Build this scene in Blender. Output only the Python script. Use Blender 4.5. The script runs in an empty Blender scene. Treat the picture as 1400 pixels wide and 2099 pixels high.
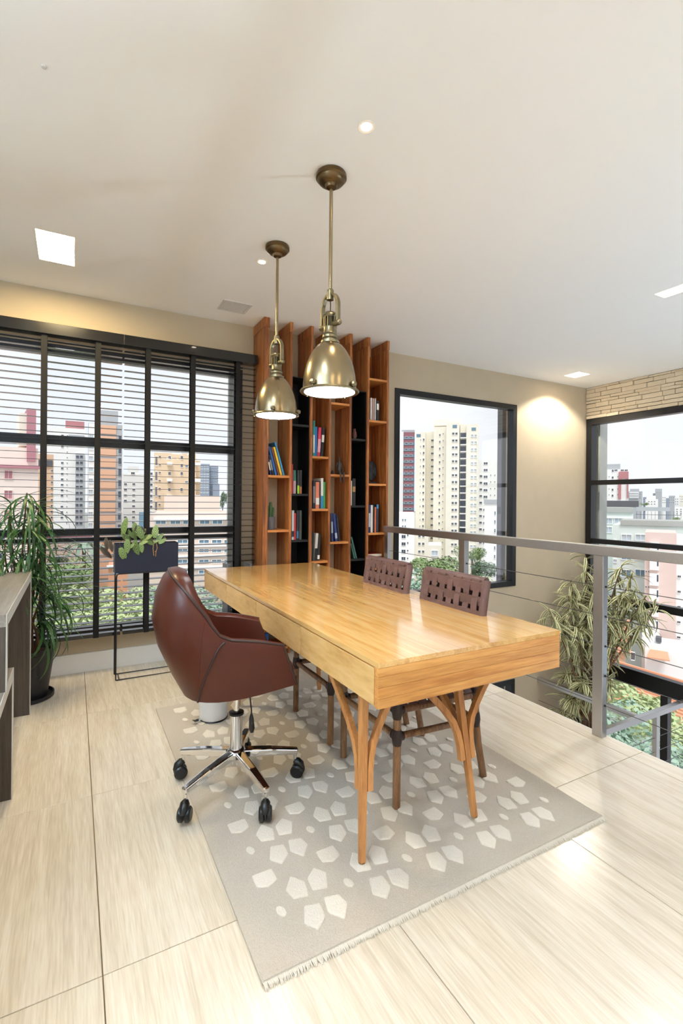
import bpy, bmesh, math, random
from math import sin, cos, pi, radians as R
from mathutils import Vector as V, Matrix, Euler
random.seed(7)

# ------------------------------------------------------------------ camera
F, YAW, ROLL, CX, CY, H = 1001.0, R(28.73), math.atan(.0085), 700.0, 1024.5, 1.32
FW = V((sin(YAW), cos(YAW), 0)); RT = V((cos(YAW), -sin(YAW), 0)); UP = V((0, 0, 1)); CAM = V((0, 0, H))
scn = bpy.context.scene
cd = bpy.data.cameras.new('camera'); cam = bpy.data.objects.new('camera', cd); scn.collection.objects.link(cam)
cd.sensor_fit = 'VERTICAL'; cd.sensor_height = 36; cd.lens = F / 2099 * 36
cd.shift_y = (CY - 1049.5) / 2099 ; cd.clip_start = .05; cd.clip_end = 2000
rm = Matrix((RT, UP, -FW)).transposed().to_4x4()
cam.matrix_world = Matrix.Translation(CAM) @ rm @ Matrix.Rotation(ROLL, 4, 'Z')
scn.camera = cam

def ray(x, y):
    dx, dy = x - CX, y - CY
    a = dx * cos(ROLL) + dy * sin(ROLL); b = -dx * sin(ROLL) + dy * cos(ROLL)
    return FW + RT * (a / F) - UP * (b / F)
def onz(x, y, z): r = ray(x, y); return CAM + r * ((z - H) / r.z)
def onx(x, y, X): r = ray(x, y); return CAM + r * (X / r.x)
def ony(x, y, Y): r = ray(x, y); return CAM + r * (Y / r.y)
def ond(x, y, d): return CAM + ray(x, y) * d

# ------------------------------------------------------------------ world, sun, exposure
w = bpy.data.worlds.new('world'); scn.world = w; w.use_nodes = True
nt = w.node_tree; nt.nodes.clear()
o_ = nt.nodes.new('ShaderNodeOutputWorld'); b_ = nt.nodes.new('ShaderNodeBackground')
tc = nt.nodes.new('ShaderNodeTexCoord'); nz = nt.nodes.new('ShaderNodeTexNoise'); cr = nt.nodes.new('ShaderNodeValToRGB')
nz.inputs['Scale'].default_value = 2.2; nz.inputs['Detail'].default_value = 5
cr.color_ramp.elements[0].position = .35; cr.color_ramp.elements[0].color = (.78, .82, .90, 1)
cr.color_ramp.elements[1].position = .62; cr.color_ramp.elements[1].color = (.96, .97, 1.0, 1)
nt.links.new(tc.outputs['Generated'], nz.inputs['Vector']); nt.links.new(nz.outputs['Fac'], cr.inputs['Fac'])
nt.links.new(cr.outputs['Color'], b_.inputs['Color']); nt.links.new(b_.outputs[0], o_.inputs['Surface'])
b_.inputs['Strength'].default_value = 0.82
def sun():
    l = bpy.data.lights.new('sun', 'SUN'); l.energy = 1.6; l.angle = R(22); l.color = (1, .97, .93)
    s = bpy.data.objects.new('sun', l); scn.collection.objects.link(s)
    s.rotation_euler = V((.30, .50, -1.0)).to_track_quat('-Z', 'Y').to_euler()
sun()
vs = scn.view_settings; vs.view_transform = 'Standard'; vs.look = 'None'; vs.gamma = 1; vs.exposure = 0.52
vs.use_curve_mapping = False
try: scn.cycles.max_bounces = 10; scn.cycles.diffuse_bounces = 6; scn.cycles.transparent_max_bounces = 24; scn.cycles.sample_clamp_indirect = 8
except Exception: pass

# ------------------------------------------------------------------ materials
MATS = {}
def s2l(c): return tuple(((x / 255) / 12.92 if x / 255 <= .04045 else ((x / 255 + .055) / 1.055) ** 2.4) for x in c)
def newmat(name):
    m = bpy.data.materials.new(name); m.use_nodes = True; MATS[name] = m
    nt = m.node_tree; p = nt.nodes['Principled BSDF']
    return m, nt, p
def mat(name, c, rough=.5, metal=0, var=.06, scale=20, bump=0, emit=None, es=0, coat=0, spec=.5, rnd=0, aniso=0):
    """plain colour with a little procedural mottling; c in sRGB 0-255"""
    m, nt, p = newmat(name); L = nt.links
    c = s2l(c)
    p.inputs['Roughness'].default_value = rough; p.inputs['Metallic'].default_value = metal
    p.inputs['Coat Weight'].default_value = coat; p.inputs['Specular IOR Level'].default_value = spec
    tc = nt.nodes.new('ShaderNodeTexCoord'); nz = nt.nodes.new('ShaderNodeTexNoise')
    nz.inputs['Scale'].default_value = scale; nz.inputs['Detail'].default_value = 4
    L.new(tc.outputs['Object'], nz.inputs['Vector'])
    mx = nt.nodes.new('ShaderNodeMix'); mx.data_type = 'RGBA'
    mx.inputs[6].default_value = tuple(max(0, x * (1 - var)) for x in c) + (1,)
    mx.inputs[7].default_value = tuple(min(1, x * (1 + var)) for x in c) + (1,)
    L.new(nz.outputs['Fac'], mx.inputs[0]); out = mx.outputs[2]
    if rnd:
        oi = nt.nodes.new('ShaderNodeObjectInfo'); hs = nt.nodes.new('ShaderNodeHueSaturation')
        mr = nt.nodes.new('ShaderNodeMapRange'); mr.inputs[3].default_value = 1 - rnd; mr.inputs[4].default_value = 1 + rnd
        L.new(oi.outputs['Random'], mr.inputs[0]); L.new(mr.outputs[0], hs.inputs['Value']); L.new(out, hs.inputs['Color']); out = hs.outputs[0]
    L.new(out, p.inputs['Base Color'])
    if bump:
        b = nt.nodes.new('ShaderNodeBump'); b.inputs['Strength'].default_value = bump; b.inputs['Distance'].default_value = .01
        L.new(nz.outputs['Fac'], b.inputs['Height']); L.new(b.outputs[0], p.inputs['Normal'])
    if emit:
        p.inputs['Emission Color'].default_value = tuple(emit) + (1,); p.inputs['Emission Strength'].default_value = es
    return m
def wood(name, c1, c2, axis='Y', rough=.35, coat=0, stretch=14, scale=1.6, rnd=.12, world=False, bump=.05, mid=None, fine=.35):
    m, nt, p = newmat(name); L = nt.links
    p.inputs['Roughness'].default_value = rough; p.inputs['Coat Weight'].default_value = coat; p.inputs['Coat Roughness'].default_value = .12
    tc = nt.nodes.new('ShaderNodeTexCoord'); mp = nt.nodes.new('ShaderNodeMapping'); oi = nt.nodes.new('ShaderNodeObjectInfo')
    sc = {'X': (1, stretch, stretch), 'Y': (stretch, 1, stretch), 'Z': (stretch, stretch, 1)}[axis]
    mp.inputs['Scale'].default_value = sc
    if world:
        g = nt.nodes.new('ShaderNodeNewGeometry'); src = g.outputs['Position']
    else: src = tc.outputs['Object']
    cb = nt.nodes.new('ShaderNodeCombineXYZ'); mu = nt.nodes.new('ShaderNodeMath'); mu.operation = 'MULTIPLY'; mu.inputs[1].default_value = 37
    L.new(oi.outputs['Random'], mu.inputs[0])
    for i in range(3): L.new(mu.outputs[0], cb.inputs[i])
    ad = nt.nodes.new('ShaderNodeVectorMath'); L.new(src, ad.inputs[0]); L.new(cb.outputs[0], ad.inputs[1]); L.new(ad.outputs[0], mp.inputs['Vector'])
    n1 = nt.nodes.new('ShaderNodeTexNoise'); n1.inputs['Scale'].default_value = scale; n1.inputs['Detail'].default_value = 6; n1.inputs['Distortion'].default_value = .8
    n2 = nt.nodes.new('ShaderNodeTexNoise'); n2.inputs['Scale'].default_value = scale * 7; n2.inputs['Detail'].default_value = 3
    L.new(mp.outputs[0], n1.inputs['Vector']); L.new(mp.outputs[0], n2.inputs['Vector'])
    mxf = nt.nodes.new('ShaderNodeMix'); mxf.inputs[0].default_value = fine; L.new(n1.outputs['Fac'], mxf.inputs[2]); L.new(n2.outputs['Fac'], mxf.inputs[3])
    r = nt.nodes.new('ShaderNodeValToRGB'); e = r.color_ramp.elements
    e[0].position = .34; e[0].color = s2l(c1) + (1,); e[1].position = .62; e[1].color = s2l(c2) + (1,)
    if mid: k = e.new(.48); k.color = s2l(mid) + (1,)
    L.new(mxf.outputs[0], r.inputs['Fac'])
    hs = nt.nodes.new('ShaderNodeHueSaturation'); mr = nt.nodes.new('ShaderNodeMapRange'); mr.inputs[3].default_value = 1 - rnd; mr.inputs[4].default_value = 1 + rnd
    L.new(oi.outputs['Random'], mr.inputs[0]); L.new(mr.outputs[0], hs.inputs['Value']); L.new(r.outputs[0], hs.inputs['Color'])
    L.new(hs.outputs[0], p.inputs['Base Color'])
    if bump:
        b = nt.nodes.new('ShaderNodeBump'); b.inputs['Strength'].default_value = bump; b.inputs['Distance'].default_value = .004
        L.new(mxf.outputs[0], b.inputs['Height']); L.new(b.outputs[0], p.inputs['Normal'])
    return m
def emitter(name, col, s):
    m = bpy.data.materials.new(name); m.use_nodes = True; MATS[name] = m; nt = m.node_tree; nt.nodes.clear()
    o = nt.nodes.new('ShaderNodeOutputMaterial'); e = nt.nodes.new('ShaderNodeEmission')
    e.inputs[0].default_value = tuple(col) + (1,); e.inputs[1].default_value = s; nt.links.new(e.outputs[0], o.inputs[0]); return m
def glass(name, tint=(.97, .985, .98)):
    m = bpy.data.materials.new(name); m.use_nodes = True; MATS[name] = m; nt = m.node_tree; nt.nodes.clear()
    o = nt.nodes.new('ShaderNodeOutputMaterial'); t = nt.nodes.new('ShaderNodeBsdfTransparent'); g = nt.nodes.new('ShaderNodeBsdfGlossy')
    f = nt.nodes.new('ShaderNodeFresnel'); f.inputs[0].default_value = 1.3; x = nt.nodes.new('ShaderNodeMixShader')
    t.inputs[0].default_value = tint + (1,); g.inputs['Roughness'].default_value = .0
    nt.links.new(f.outputs[0], x.inputs[0]); nt.links.new(t.outputs[0], x.inputs[1]); nt.links.new(g.outputs[0], x.inputs[2]); nt.links.new(x.outputs[0], o.inputs[0])
    return m
def leafmat(name, c_mid, c_edge, lo=.3, hi=.5, stripes=0, rough=.45, rnd=.2):
    """leaf coloured across its width (UV x) and optionally striped like a prayer plant"""
    m, nt, p = newmat(name); L = nt.links
    p.inputs['Roughness'].default_value = rough
    uv = nt.nodes.new('ShaderNodeUVMap'); sx = nt.nodes.new('ShaderNodeSeparateXYZ'); L.new(uv.outputs[0], sx.inputs[0])
    a = nt.nodes.new('ShaderNodeMath'); a.operation = 'SUBTRACT'; a.inputs[1].default_value = .5; L.new(sx.outputs[0], a.inputs[0])
    b = nt.nodes.new('ShaderNodeMath'); b.operation = 'ABSOLUTE'; L.new(a.outputs[0], b.inputs[0]); fac = b.outputs[0]
    if stripes:
        c = nt.nodes.new('ShaderNodeMath'); c.operation = 'MULTIPLY_ADD'; c.inputs[1].default_value = -1.1; L.new(b.outputs[0], c.inputs[0]); L.new(sx.outputs[1], c.inputs[2])
        d = nt.nodes.new('ShaderNodeMath'); d.operation = 'MULTIPLY'; d.inputs[1].default_value = stripes; L.new(c.outputs[0], d.inputs[0])
        e = nt.nodes.new('ShaderNodeMath'); e.operation = 'SINE'; L.new(d.outputs[0], e.inputs[0])
        f = nt.nodes.new('ShaderNodeMath'); f.operation = 'MULTIPLY_ADD'; f.inputs[1].default_value = .5; f.inputs[2].default_value = .5; L.new(e.outputs[0], f.inputs[0]); fac = f.outputs[0]
    r = nt.nodes.new('ShaderNodeValToRGB'); q = r.color_ramp.elements
    q[0].position = lo; q[0].color = s2l(c_mid) + (1,); q[1].position = hi; q[1].color = s2l(c_edge) + (1,)
    L.new(fac, r.inputs[0])
    oi = nt.nodes.new('ShaderNodeObjectInfo'); hs = nt.nodes.new('ShaderNodeHueSaturation'); mr = nt.nodes.new('ShaderNodeMapRange')
    mr.inputs[3].default_value = 1 - rnd; mr.inputs[4].default_value = 1 + rnd
    L.new(oi.outputs['Random'], mr.inputs[0]); L.new(mr.outputs[0], hs.inputs['Value']); L.new(r.outputs[0], hs.inputs['Color']); L.new(hs.outputs[0], p.inputs['Base Color'])
    return m

# ------------------------------------------------------------------ mesh helpers
COL = scn.collection
class MB:
    def __init__(s): s.v = []; s.f = []; s.mi = []; s.uv = None
    def add(s, vs, fs, mi=0):
        n = len(s.v); s.v += [tuple(p) for p in vs]; s.f += [tuple(i + n for i in f) for f in fs]; s.mi += [mi] * len(fs); return s
    def hexa(s, p, mi=0):  # p: 4 bottom (ccw) + 4 top
        return s.add(p, [(3, 2, 1, 0), (4, 5, 6, 7), (0, 1, 5, 4), (1, 2, 6, 5), (2, 3, 7, 6), (3, 0, 4, 7)], mi)
    def box(s, x0, x1, y0, y1, z0, z1, mi=0):
        return s.hexa([(x0, y0, z0), (x1, y0, z0), (x1, y1, z0), (x0, y1, z0), (x0, y0, z1), (x1, y0, z1), (x1, y1, z1), (x0, y1, z1)], mi)
    def tube(s, pts, r, n=10, closed=False, mi=0, caps=True, sq=None):
        """round tube along points; sq=(w,h) gives a rectangular section"""
        pts = [V(p) for p in pts]; m = len(pts); rs = r if isinstance(r, (list, tuple)) else [r] * m
        tang = []
        for i in range(m):
            a = pts[(i - 1) % m] if (closed or i) else pts[0]; b = pts[(i + 1) % m] if (closed or i < m - 1) else pts[-1]
            tang.append((b - a).normalized())
        ref = V((0, 0, 1)) if abs(tang[0].z) < .9 else V((1, 0, 0))
        nrm = (ref - tang[0] * ref.dot(tang[0])).normalized(); rings = []
        for i in range(m):
            nrm = (nrm - tang[i] * nrm.dot(tang[i])).normalized(); bi = tang[i].cross(nrm)
            if sq: ring = [pts[i] + nrm * (sq[1] / 2 * k) * rs[i] + bi * (sq[0] / 2 * j) * rs[i] for k, j in ((-1, -1), (-1, 1), (1, 1), (1, -1))]
            else: ring = [pts[i] + (nrm * cos(2 * pi * k / n) + bi * sin(2 * pi * k / n)) * rs[i] for k in range(n)]
            rings.append(ring)
        nn = len(rings[0]); vs = [p for q in rings for p in q]; fs = []
        for i in range(m if closed else m - 1):
            a, b = i * nn, ((i + 1) % m) * nn
            for k in range(nn): fs.append((a + k, a + (k + 1) % nn, b + (k + 1) % nn, b + k))
        if caps and not closed: fs += [tuple(range(nn - 1, -1, -1)), tuple((m - 1) * nn + k for k in range(nn))]
        return s.add(vs, fs, mi)
    def cyl(s, p, q, r1, r2=None, n=14, mi=0): return s.tube([p, q], [r1, r1 if r2 is None else r2], n, mi=mi)
    def lathe(s, prof, c=(0, 0, 0), n=32, mi=0, close=True):
        vs = []; fs = []; m = len(prof)
        for r, z in prof:
            for k in range(n): vs.append((c[0] + max(r, .0002) * cos(2 * pi * k / n), c[1] + max(r, .0002) * sin(2 * pi * k / n), c[2] + z))
        for i in range(m - 1):
            for k in range(n): fs.append((i * n + k, i * n + (k + 1) % n, (i + 1) * n + (k + 1) % n, (i + 1) * n + k))
        if close: fs += [tuple(range(n - 1, -1, -1)), tuple((m - 1) * n + k for k in range(n))]
        return s.add(vs, fs, mi)
    def prism(s, poly, z0, z1, fn=None, mi=0, inset=0):
        n = len(poly); c = V((sum(p[0] for p in poly) / n, sum(p[1] for p in poly) / n))
        top = [(p[0] + (c.x - p[0]) * inset, p[1] + (c.y - p[1]) * inset) for p in poly]
        vs = [(p[0], p[1], z0) for p in poly] + [(p[0], p[1], z1) for p in top]
        if fn: vs = [fn(*p) for p in vs]
        fs = [tuple(range(n - 1, -1, -1)), tuple(range(n, 2 * n))] + [(i, (i + 1) % n, n + (i + 1) % n, n + i) for i in range(n)]
        return s.add(vs, fs, mi)
    def grid(s, rows, mi=0, closed_u=False):
        m = len(rows); n = len(rows[0]); fs = []
        for i in range(m - 1):
            for k in range(n if closed_u else n - 1): fs.append((i * n + k, i * n + (k + 1) % n, (i + 1) * n + (k + 1) % n, (i + 1) * n + k))
        return s.add([p for q in rows for p in q], fs, mi)
    def mesh(s, name, mats, smooth=None):
        me = bpy.data.meshes.new(name); me.from_pydata(s.v, [], s.f)
        for m in (mats if isinstance(mats, (list, tuple)) else [mats]): me.materials.append(MATS[m])
        me.polygons.foreach_set('material_index', s.mi)
        bm = bmesh.new(); bm.from_mesh(me); bmesh.ops.recalc_face_normals(bm, faces=bm.faces); bm.to_mesh(me); bm.free()
        if smooth is not None:
            me.polygons.foreach_set('use_smooth', [True] * len(me.polygons)); me.set_sharp_from_angle(angle=R(smooth))
        me.update(); return me
    def obj(s, name, mats, parent=None, smooth=None, bevel=0, seg=2, loc=None, rot=None, subd=0):
        return link(name, s.mesh(name, mats, smooth), parent, bevel, seg, loc, rot, subd)
def link(name, me, parent=None, bevel=0, seg=2, loc=None, rot=None, subd=0, scale=None):
    o = bpy.data.objects.new(name, me); COL.objects.link(o); o.parent = parent
    if loc: o.location = loc
    if rot: o.rotation_euler = rot
    if scale: o.scale = scale
    if bevel:
        b = o.modifiers.new('bevel', 'BEVEL'); b.width = bevel; b.segments = seg; b.limit_method = 'ANGLE'; b.angle_limit = R(40)
    if subd:
        b = o.modifiers.new('subd', 'SUBSURF'); b.levels = subd; b.render_levels = subd
    return o
LABELS = {}
def tag(o, label, cat, group=None):
    o['label'] = label; o['category'] = cat
    if group: o['group'] = group
    return o
def empty(name, loc, label=None, cat=None, group=None, rz=0):
    o = bpy.data.objects.new(name, None); COL.objects.link(o); o.location = loc; o.rotation_euler = (0, 0, rz); o.empty_display_size = .1
    if label: tag(o, label, cat, group)
    return o
def struct(o, label=None):
    o['kind'] = 'structure'
    if label: o['label'] = label
    return o
def slab(u0, u1, v0, v1, holes, fn, w0, w1, mb=None, mi=0):
    """flat slab in (u,v) with rectangular holes, thickness w0..w1; fn maps (u,v,w) to xyz"""
    mb = mb or MB()
    us = sorted({u0, u1, *[min(max(h[i], u0), u1) for h in holes for i in (0, 1)]}); vs_ = sorted({v0, v1, *[min(max(h[i], v0), v1) for h in holes for i in (2, 3)]})
    def hole(i, j):
        if i < 0 or j < 0 or i >= len(us) - 1 or j >= len(vs_) - 1: return True
        a = (us[i] + us[i + 1]) / 2; b = (vs_[j] + vs_[j + 1]) / 2
        return any(h[0] < a < h[1] and h[2] < b < h[3] for h in holes)
    for i in range(len(us) - 1):
        for j in range(len(vs_) - 1):
            if hole(i, j): continue
            a, b, c, d = us[i], us[i + 1], vs_[j], vs_[j + 1]
            for w_ in (w0, w1): mb.add([fn(a, c, w_), fn(b, c, w_), fn(b, d, w_), fn(a, d, w_)], [(0, 1, 2, 3)], mi)
            for di, dj, e in ((-1, 0, ((a, c), (a, d))), (1, 0, ((b, c), (b, d))), (0, -1, ((a, c), (b, c))), (0, 1, ((a, d), (b, d)))):
                if hole(i + di, j + dj):
                    (p, q), (r, t) = e; mb.add([fn(p, q, w0), fn(r, t, w0), fn(r, t, w1), fn(p, q, w1)], [(0, 1, 2, 3)], mi)
    return mb
def bez(p0, p1, p2, p3, n=12):
    p0, p1, p2, p3 = map(V, (p0, p1, p2, p3)); out = []
    for i in range(n + 1):
        t = i / n; u = 1 - t; out.append(p0 * u ** 3 + p1 * 3 * u * u * t + p2 * 3 * u * t * t + p3 * t ** 3)
    return out
def leaf_mesh(name, matn, length, width, droop, n=7, fold=.15, base=.15):
    """strap/lance leaf growing along +X, arching to -Z; with UV (x across, y along)"""
    rows = []; uvs = []; x = z = 0; a = 0
    for i in range(n + 1):
        t = i / n; wv = width / 2 * (base + (1 - base) * sin(pi * min(1, t * .9 + .1)) ** .8) if t < 1 else width * .02
        rows.append([(x, -wv, z + wv * fold), (x, 0, z), (x, wv, z + wv * fold)]); uvs.append([(0, t), (.5, t), (1, t)])
        a = droop * (t + .5 / n); x += length / n * cos(a); z -= length / n * sin(a)
    mb = MB().grid(rows); me = mb.mesh(name, matn)
    ul = me.uv_layers.new(name='UVMap'); flat = [u for r_ in uvs for u in r_]
    for lp in me.loops: ul.data[lp.index].uv = flat[lp.vertex_index]
    me.polygons.foreach_set('use_smooth', [True] * len(me.polygons)); return me

# ------------------------------------------------------------------ palette
wood('floor_tile', (208, 196, 176), (234, 226, 211), 'Y', rough=.22, stretch=22, scale=1.3, rnd=.03, world=True, bump=.02, mid=(223, 212, 194), fine=.5)
mat('grout', (150, 125, 95), .8)
mat('ceiling_paint', (247, 246, 245), .9, var=.01, scale=3)
mat('wall_plaster', (196, 181, 156), .85, var=.07, scale=5, bump=.05)
mat('white_paint', (236, 236, 234), .4, var=.01)
mat('brick_cream', (226, 212, 188), .9, var=.10, scale=30, bump=.25, rnd=.06)
mat('mortar', (58, 48, 38), .95)
mat('black_frame', (12, 14, 20), .35, var=.05)
mat('black_wood', (11, 10, 11), .24, var=.1, coat=.3)
mat('tape_black', (8, 8, 10), .8)
glass('glass')
mat('steel', (200, 200, 202), .42, metal=1, var=.06, scale=60)
mat('cable', (120, 122, 126), .4, metal=1)
wood('desk_top', (200, 146, 78), (238, 198, 132), 'Y', rough=.2, coat=1, stretch=16, scale=1.2, rnd=.07, bump=.015, mid=(226, 176, 104))
wood('desk_end', (176, 114, 54), (222, 166, 96), 'X', rough=.4, stretch=14, scale=1.4, rnd=.12, bump=.02, mid=(204, 144, 76))
wood('desk_drawer', (198, 152, 92), (230, 192, 134), 'Y', rough=.38, stretch=5, scale=2.0, rnd=.05, bump=.02, mid=(220, 178, 114))
wood('desk_leg', (164, 104, 52), (206, 144, 84), 'Z', rough=.4, stretch=12, scale=2, rnd=.08)
mat('shadow_gap', (30, 20, 12), .9)
wood('shelf_wood', (106, 58, 27), (190, 122, 64), 'Z', rough=.42, stretch=16, scale=1.6, rnd=.10, bump=.03, mid=(148, 86, 42))
wood('shelf_plank', (176, 104, 46), (214, 142, 74), 'X', rough=.42, stretch=12, scale=2, rnd=.06)
mat('black_lacquer', (9, 9, 13), .5, var=.1)
wood('console_wood', (58, 49, 42), (88, 77, 68), 'Z', rough=.45, stretch=26, scale=2, rnd=.05, bump=.06)
wood('console_top', (120, 112, 104), (160, 152, 144), 'Y', rough=.3, stretch=26, scale=2, rnd=.05, bump=.04)
mat('edge_band', (206, 204, 200), .3)
mat('brass', (158, 142, 112), .26, metal=1, var=.18, scale=14)
mat('dark_brass', (138, 128, 102), .34, metal=1, var=.25, scale=30)
mat('canopy_brass', (112, 92, 66), .36, metal=1, var=.2, scale=26)
mat('chrome', (232, 230, 228), .07, metal=1, var=.01)
mat('leather', (74, 27, 12), .34, var=.18, scale=9, bump=.04, spec=.35)
mat('leather_dark', (48, 24, 18), .4, var=.1)
mat('black_plastic', (14, 14, 16), .35)
mat('matte_black', (22, 24, 30), .5)
wood('rattan', (92, 62, 38), (150, 108, 72), 'Z', rough=.35, stretch=8, scale=6, rnd=.15)
mat('leather_strap', (104, 78, 74), .38, var=.22, scale=22, bump=.1, rnd=.18)
mat('leather_wrap', (44, 26, 22), .45, var=.2, scale=40, bump=.2)
mat('rug_base', (204, 194, 180), .98, var=.16, scale=240, bump=.5)
mat('rug_pile', (240, 233, 221), .98, var=.07, scale=180, bump=.6, rnd=.04)
mat('bin_white', (238, 240, 242), .35)
mat('navy_metal', (20, 26, 46), .45, var=.1, scale=60)
mat('soil', (58, 44, 34), .95, var=.4, scale=60, bump=.8)
mat('pot_black', (24, 24, 28), .45)
mat('paper', (240, 238, 232), .7)
emitter('lamp_white', (.93, .97, 1.0), 22)
emitter('lamp_warm', (1.0, .78, .42), 90)
emitter('fill_up', (.50, .76, 1.0), 1000)
emitter('fill_up_low', (.66, .84, 1.0), 520)
emitter('fill_day', (.90, .95, 1.0), 46)
emitter('fill_soft', (1.0, .78, .48), 30)
emitter('bulb_warm', (1.0, .86, .64), 40)
mat('fixture_white', (245, 238, 225), .5)
mat('vent_white', (215, 213, 210), .5)
mat('concrete', (176, 178, 174), .9, var=.1, scale=8)
mat('concrete_white', (214, 216, 214), .9, var=.05, scale=4)
mat('granite_dark', (84, 88, 96), .35, var=.3, scale=120)
mat('granite_gloss', (120, 118, 132), .12, var=.1, scale=60)

# ------------------------------------------------------------------ setting
ZC = 2.845; YB = 4.18; XR = 6.04; XE = 2.65; ZL = -2.6; ZLAND = -1.95
XL, YF = -2.4, -2.6     # unseen left and rear limits of the room
# floor: slab, tiles and edge tiles
fl = struct(MB().box(XL, XE, YF, YB, -.18, -.012).obj('floor', 'grout'))
tx = [XL, -1.557, -.739, .08, .898, 1.717, 2.535]; ty = [YF, -2.225, -1.295, -.365, .565, 1.495, 2.425, 3.355, YB]
for i in range(len(tx) - 1):
    for j in range(len(ty) - 1):
        sx, sy = tx[i + 1] - tx[i] - .003, ty[j + 1] - ty[j] - .003
        MB().box(-sx / 2, sx / 2, -sy / 2, sy / 2, -.012, 0).obj('tile', 'floor_tile', fl, loc=((tx[i] + tx[i + 1]) / 2, (ty[j] + ty[j + 1]) / 2, 0), bevel=.001, seg=1)
for j in range(len(ty) - 1):
    sy = ty[j + 1] - ty[j] - .003
    MB().box(-.0565, .0565, -sy / 2, sy / 2, -.012, 0).obj('edge_tile', 'floor_tile', fl, loc=(2.5935, (ty[j] + ty[j + 1]) / 2, 0), bevel=.001, seg=1)
MB().box(XE, XE + .012, YF, YB, -.18, -.004).obj('slab_edge', 'white_paint', fl)
# lower storey: floor and stair landing
struct(MB().box(XE - 2, XR, YF, YB, ZL - .2, ZL).obj('floor_lower', 'floor_tile'))
struct(MB().box(3.6, XR - .02, 2.7, YB - .005, ZLAND - .14, ZLAND).obj('floor_landing', 'floor_tile'))
# ceiling with recesses for the lamps
LIGHTS = [(-.208, -.004, 3.27, 3.68), (3.715, 3.855, 1.72, 2.045), (5.19, 5.40, 3.69, 3.90), (.2, .42, -.9, -.5), (1.6, 1.82, -.9, -.5), (-1.6, -1.4, 1.0, 1.4), (4.4, 4.6, -.8, -.4), (-.208, -.004, .9, 1.3)]
struct(slab(XL, XR + .12, YF, YB + .1, [(a, b, c, d) for a, b, c, d in LIGHTS], lambda u, v, w_: (u, v, w_), ZC, ZC + .02).obj('ceiling', 'ceiling_paint'))
# back wall: two windows upstairs, one below
WB_L = (-1.5, 1.292, .275, 2.452); WB_R = (2.91, 4.70, .297, 2.485); WB_D = (2.91, 4.70, -2.4, -.83)
wb = struct(slab(XL, XR + .12, ZL - .2, ZC, [WB_L, WB_R, WB_D], lambda u, v, w_: (u, w_, v), YB, YB + .16).obj('wall_back', 'wall_plaster'))
# right wall: tall glazing, stone strips above
WR = (1.2, 4.165, -2.5, 2.42)
wr = struct(slab(YF, YB, ZL - .2, ZC, [WR], lambda u, v, w_: (w_, u, v), XR, XR + .12).obj('wall_right', 'mortar'))
rng = random.Random(3); z = 2.424; zmax = ZC - .002
rows = []
while z < zmax - .015:
    h = min(rng.choice([.038, .045, .052, .060]), zmax - z)
    rows.append((z, z + h)); z += h
for z0, z1 in rows:
    y = YB - .004 - rng.uniform(0, .15)
    y1 = YB - .003
    while y1 > 1.3:
        ln = rng.uniform(.12, .36); y0 = y1 - ln; dp = rng.uniform(.012, .026); g = .0024
        j = [rng.uniform(-.002, .002) for _ in range(4)]
        MB().hexa([(XR, y0 + g, z0 + g + j[0]), (XR, y1 - g, z0 + g + j[1]), (XR - dp, y1 - g - .002, z0 + g + j[1] + .001), (XR - dp, y0 + g + .002, z0 + g + j[0] + .001),
                   (XR, y0 + g, z1 - g + j[2]), (XR, y1 - g, z1 - g + j[3]), (XR - dp, y1 - g - .002, z1 - g + j[3] - .001), (XR - dp, y0 + g + .002, z1 - g + j[2] - .001)]).obj('brick', 'brick_cream', wr)
        y1 = y0
# unseen left and rear walls (rear openings added to let in more daylight)
struct(MB().box(XL - .12, XL, YF, YB + .1, -.18, ZC).obj('wall_left', 'white_paint'))
struct(slab(XL - .12, XR + .12, ZL - .2, ZC, [(-1.4, 2.2, 0, 2.45), (3.2, 5.6, -2.4, 2.45)], lambda u, v, w_: (u, w_, v), YF - .12, YF).obj('wall_rear', 'white_paint'))
struct(MB().box(XL - 3, XR + 3, YF - 7, YF - .13, -.2, -.03).obj('floor_bounce', 'floor_tile'))  # unseen pale floor, added to bounce daylight up to the ceiling
# baseboard under the left window
struct(MB().box(XL, 1.40, YB - .014, YB, 0, .145).obj('baseboard_back', 'white_paint', bevel=.003))

def frame(name, u0, u1, v0, v1, fw, d0, d1, fn, bars_h=(), bars_v=(), panes=True, mt='black_frame', pane_d=None, label=None):
    """window: frame with bars (each a part) and one pane per field"""
    root = slab(u0, u1, v0, v1, [(u0 + fw, u1 - fw, v0 + fw, v1 - fw)], fn, d0, d1).obj(name, mt, bevel=.003, seg=1); struct(root, label)
    for a, b in bars_h:
        slab(u0 + fw, u1 - fw, a, b, [], fn, d0 + .006, d1 - .006).obj('transom', mt, root)
    for a, b in bars_v:
        slab(a, b, v0 + fw, v1 - fw, [], fn, d0 + .01, d1 - .01).obj('mullion', mt, root)
    dm = pane_d if pane_d is not None else (d0 + d1) / 2
    vs_ = [v0 + fw] + [q for ab in sorted(bars_h) for q in ab] + [v1 - fw]; us = [u0 + fw] + [q for ab in sorted(bars_v) for q in ab] + [u1 - fw]
    for i in range(0, len(us), 2):
        for j in range(0, len(vs_), 2):
            MB().add([fn(us[i], vs_[j], dm), fn(us[i + 1], vs_[j], dm), fn(us[i + 1], vs_[j + 1], dm), fn(us[i], vs_[j + 1], dm)], [(0, 1, 2, 3)]).obj('pane', 'glass', root)
    return root
fy = lambda u, v, w_: (u, w_, v); fx = lambda u, v, w_: (w_, u, v)
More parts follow.
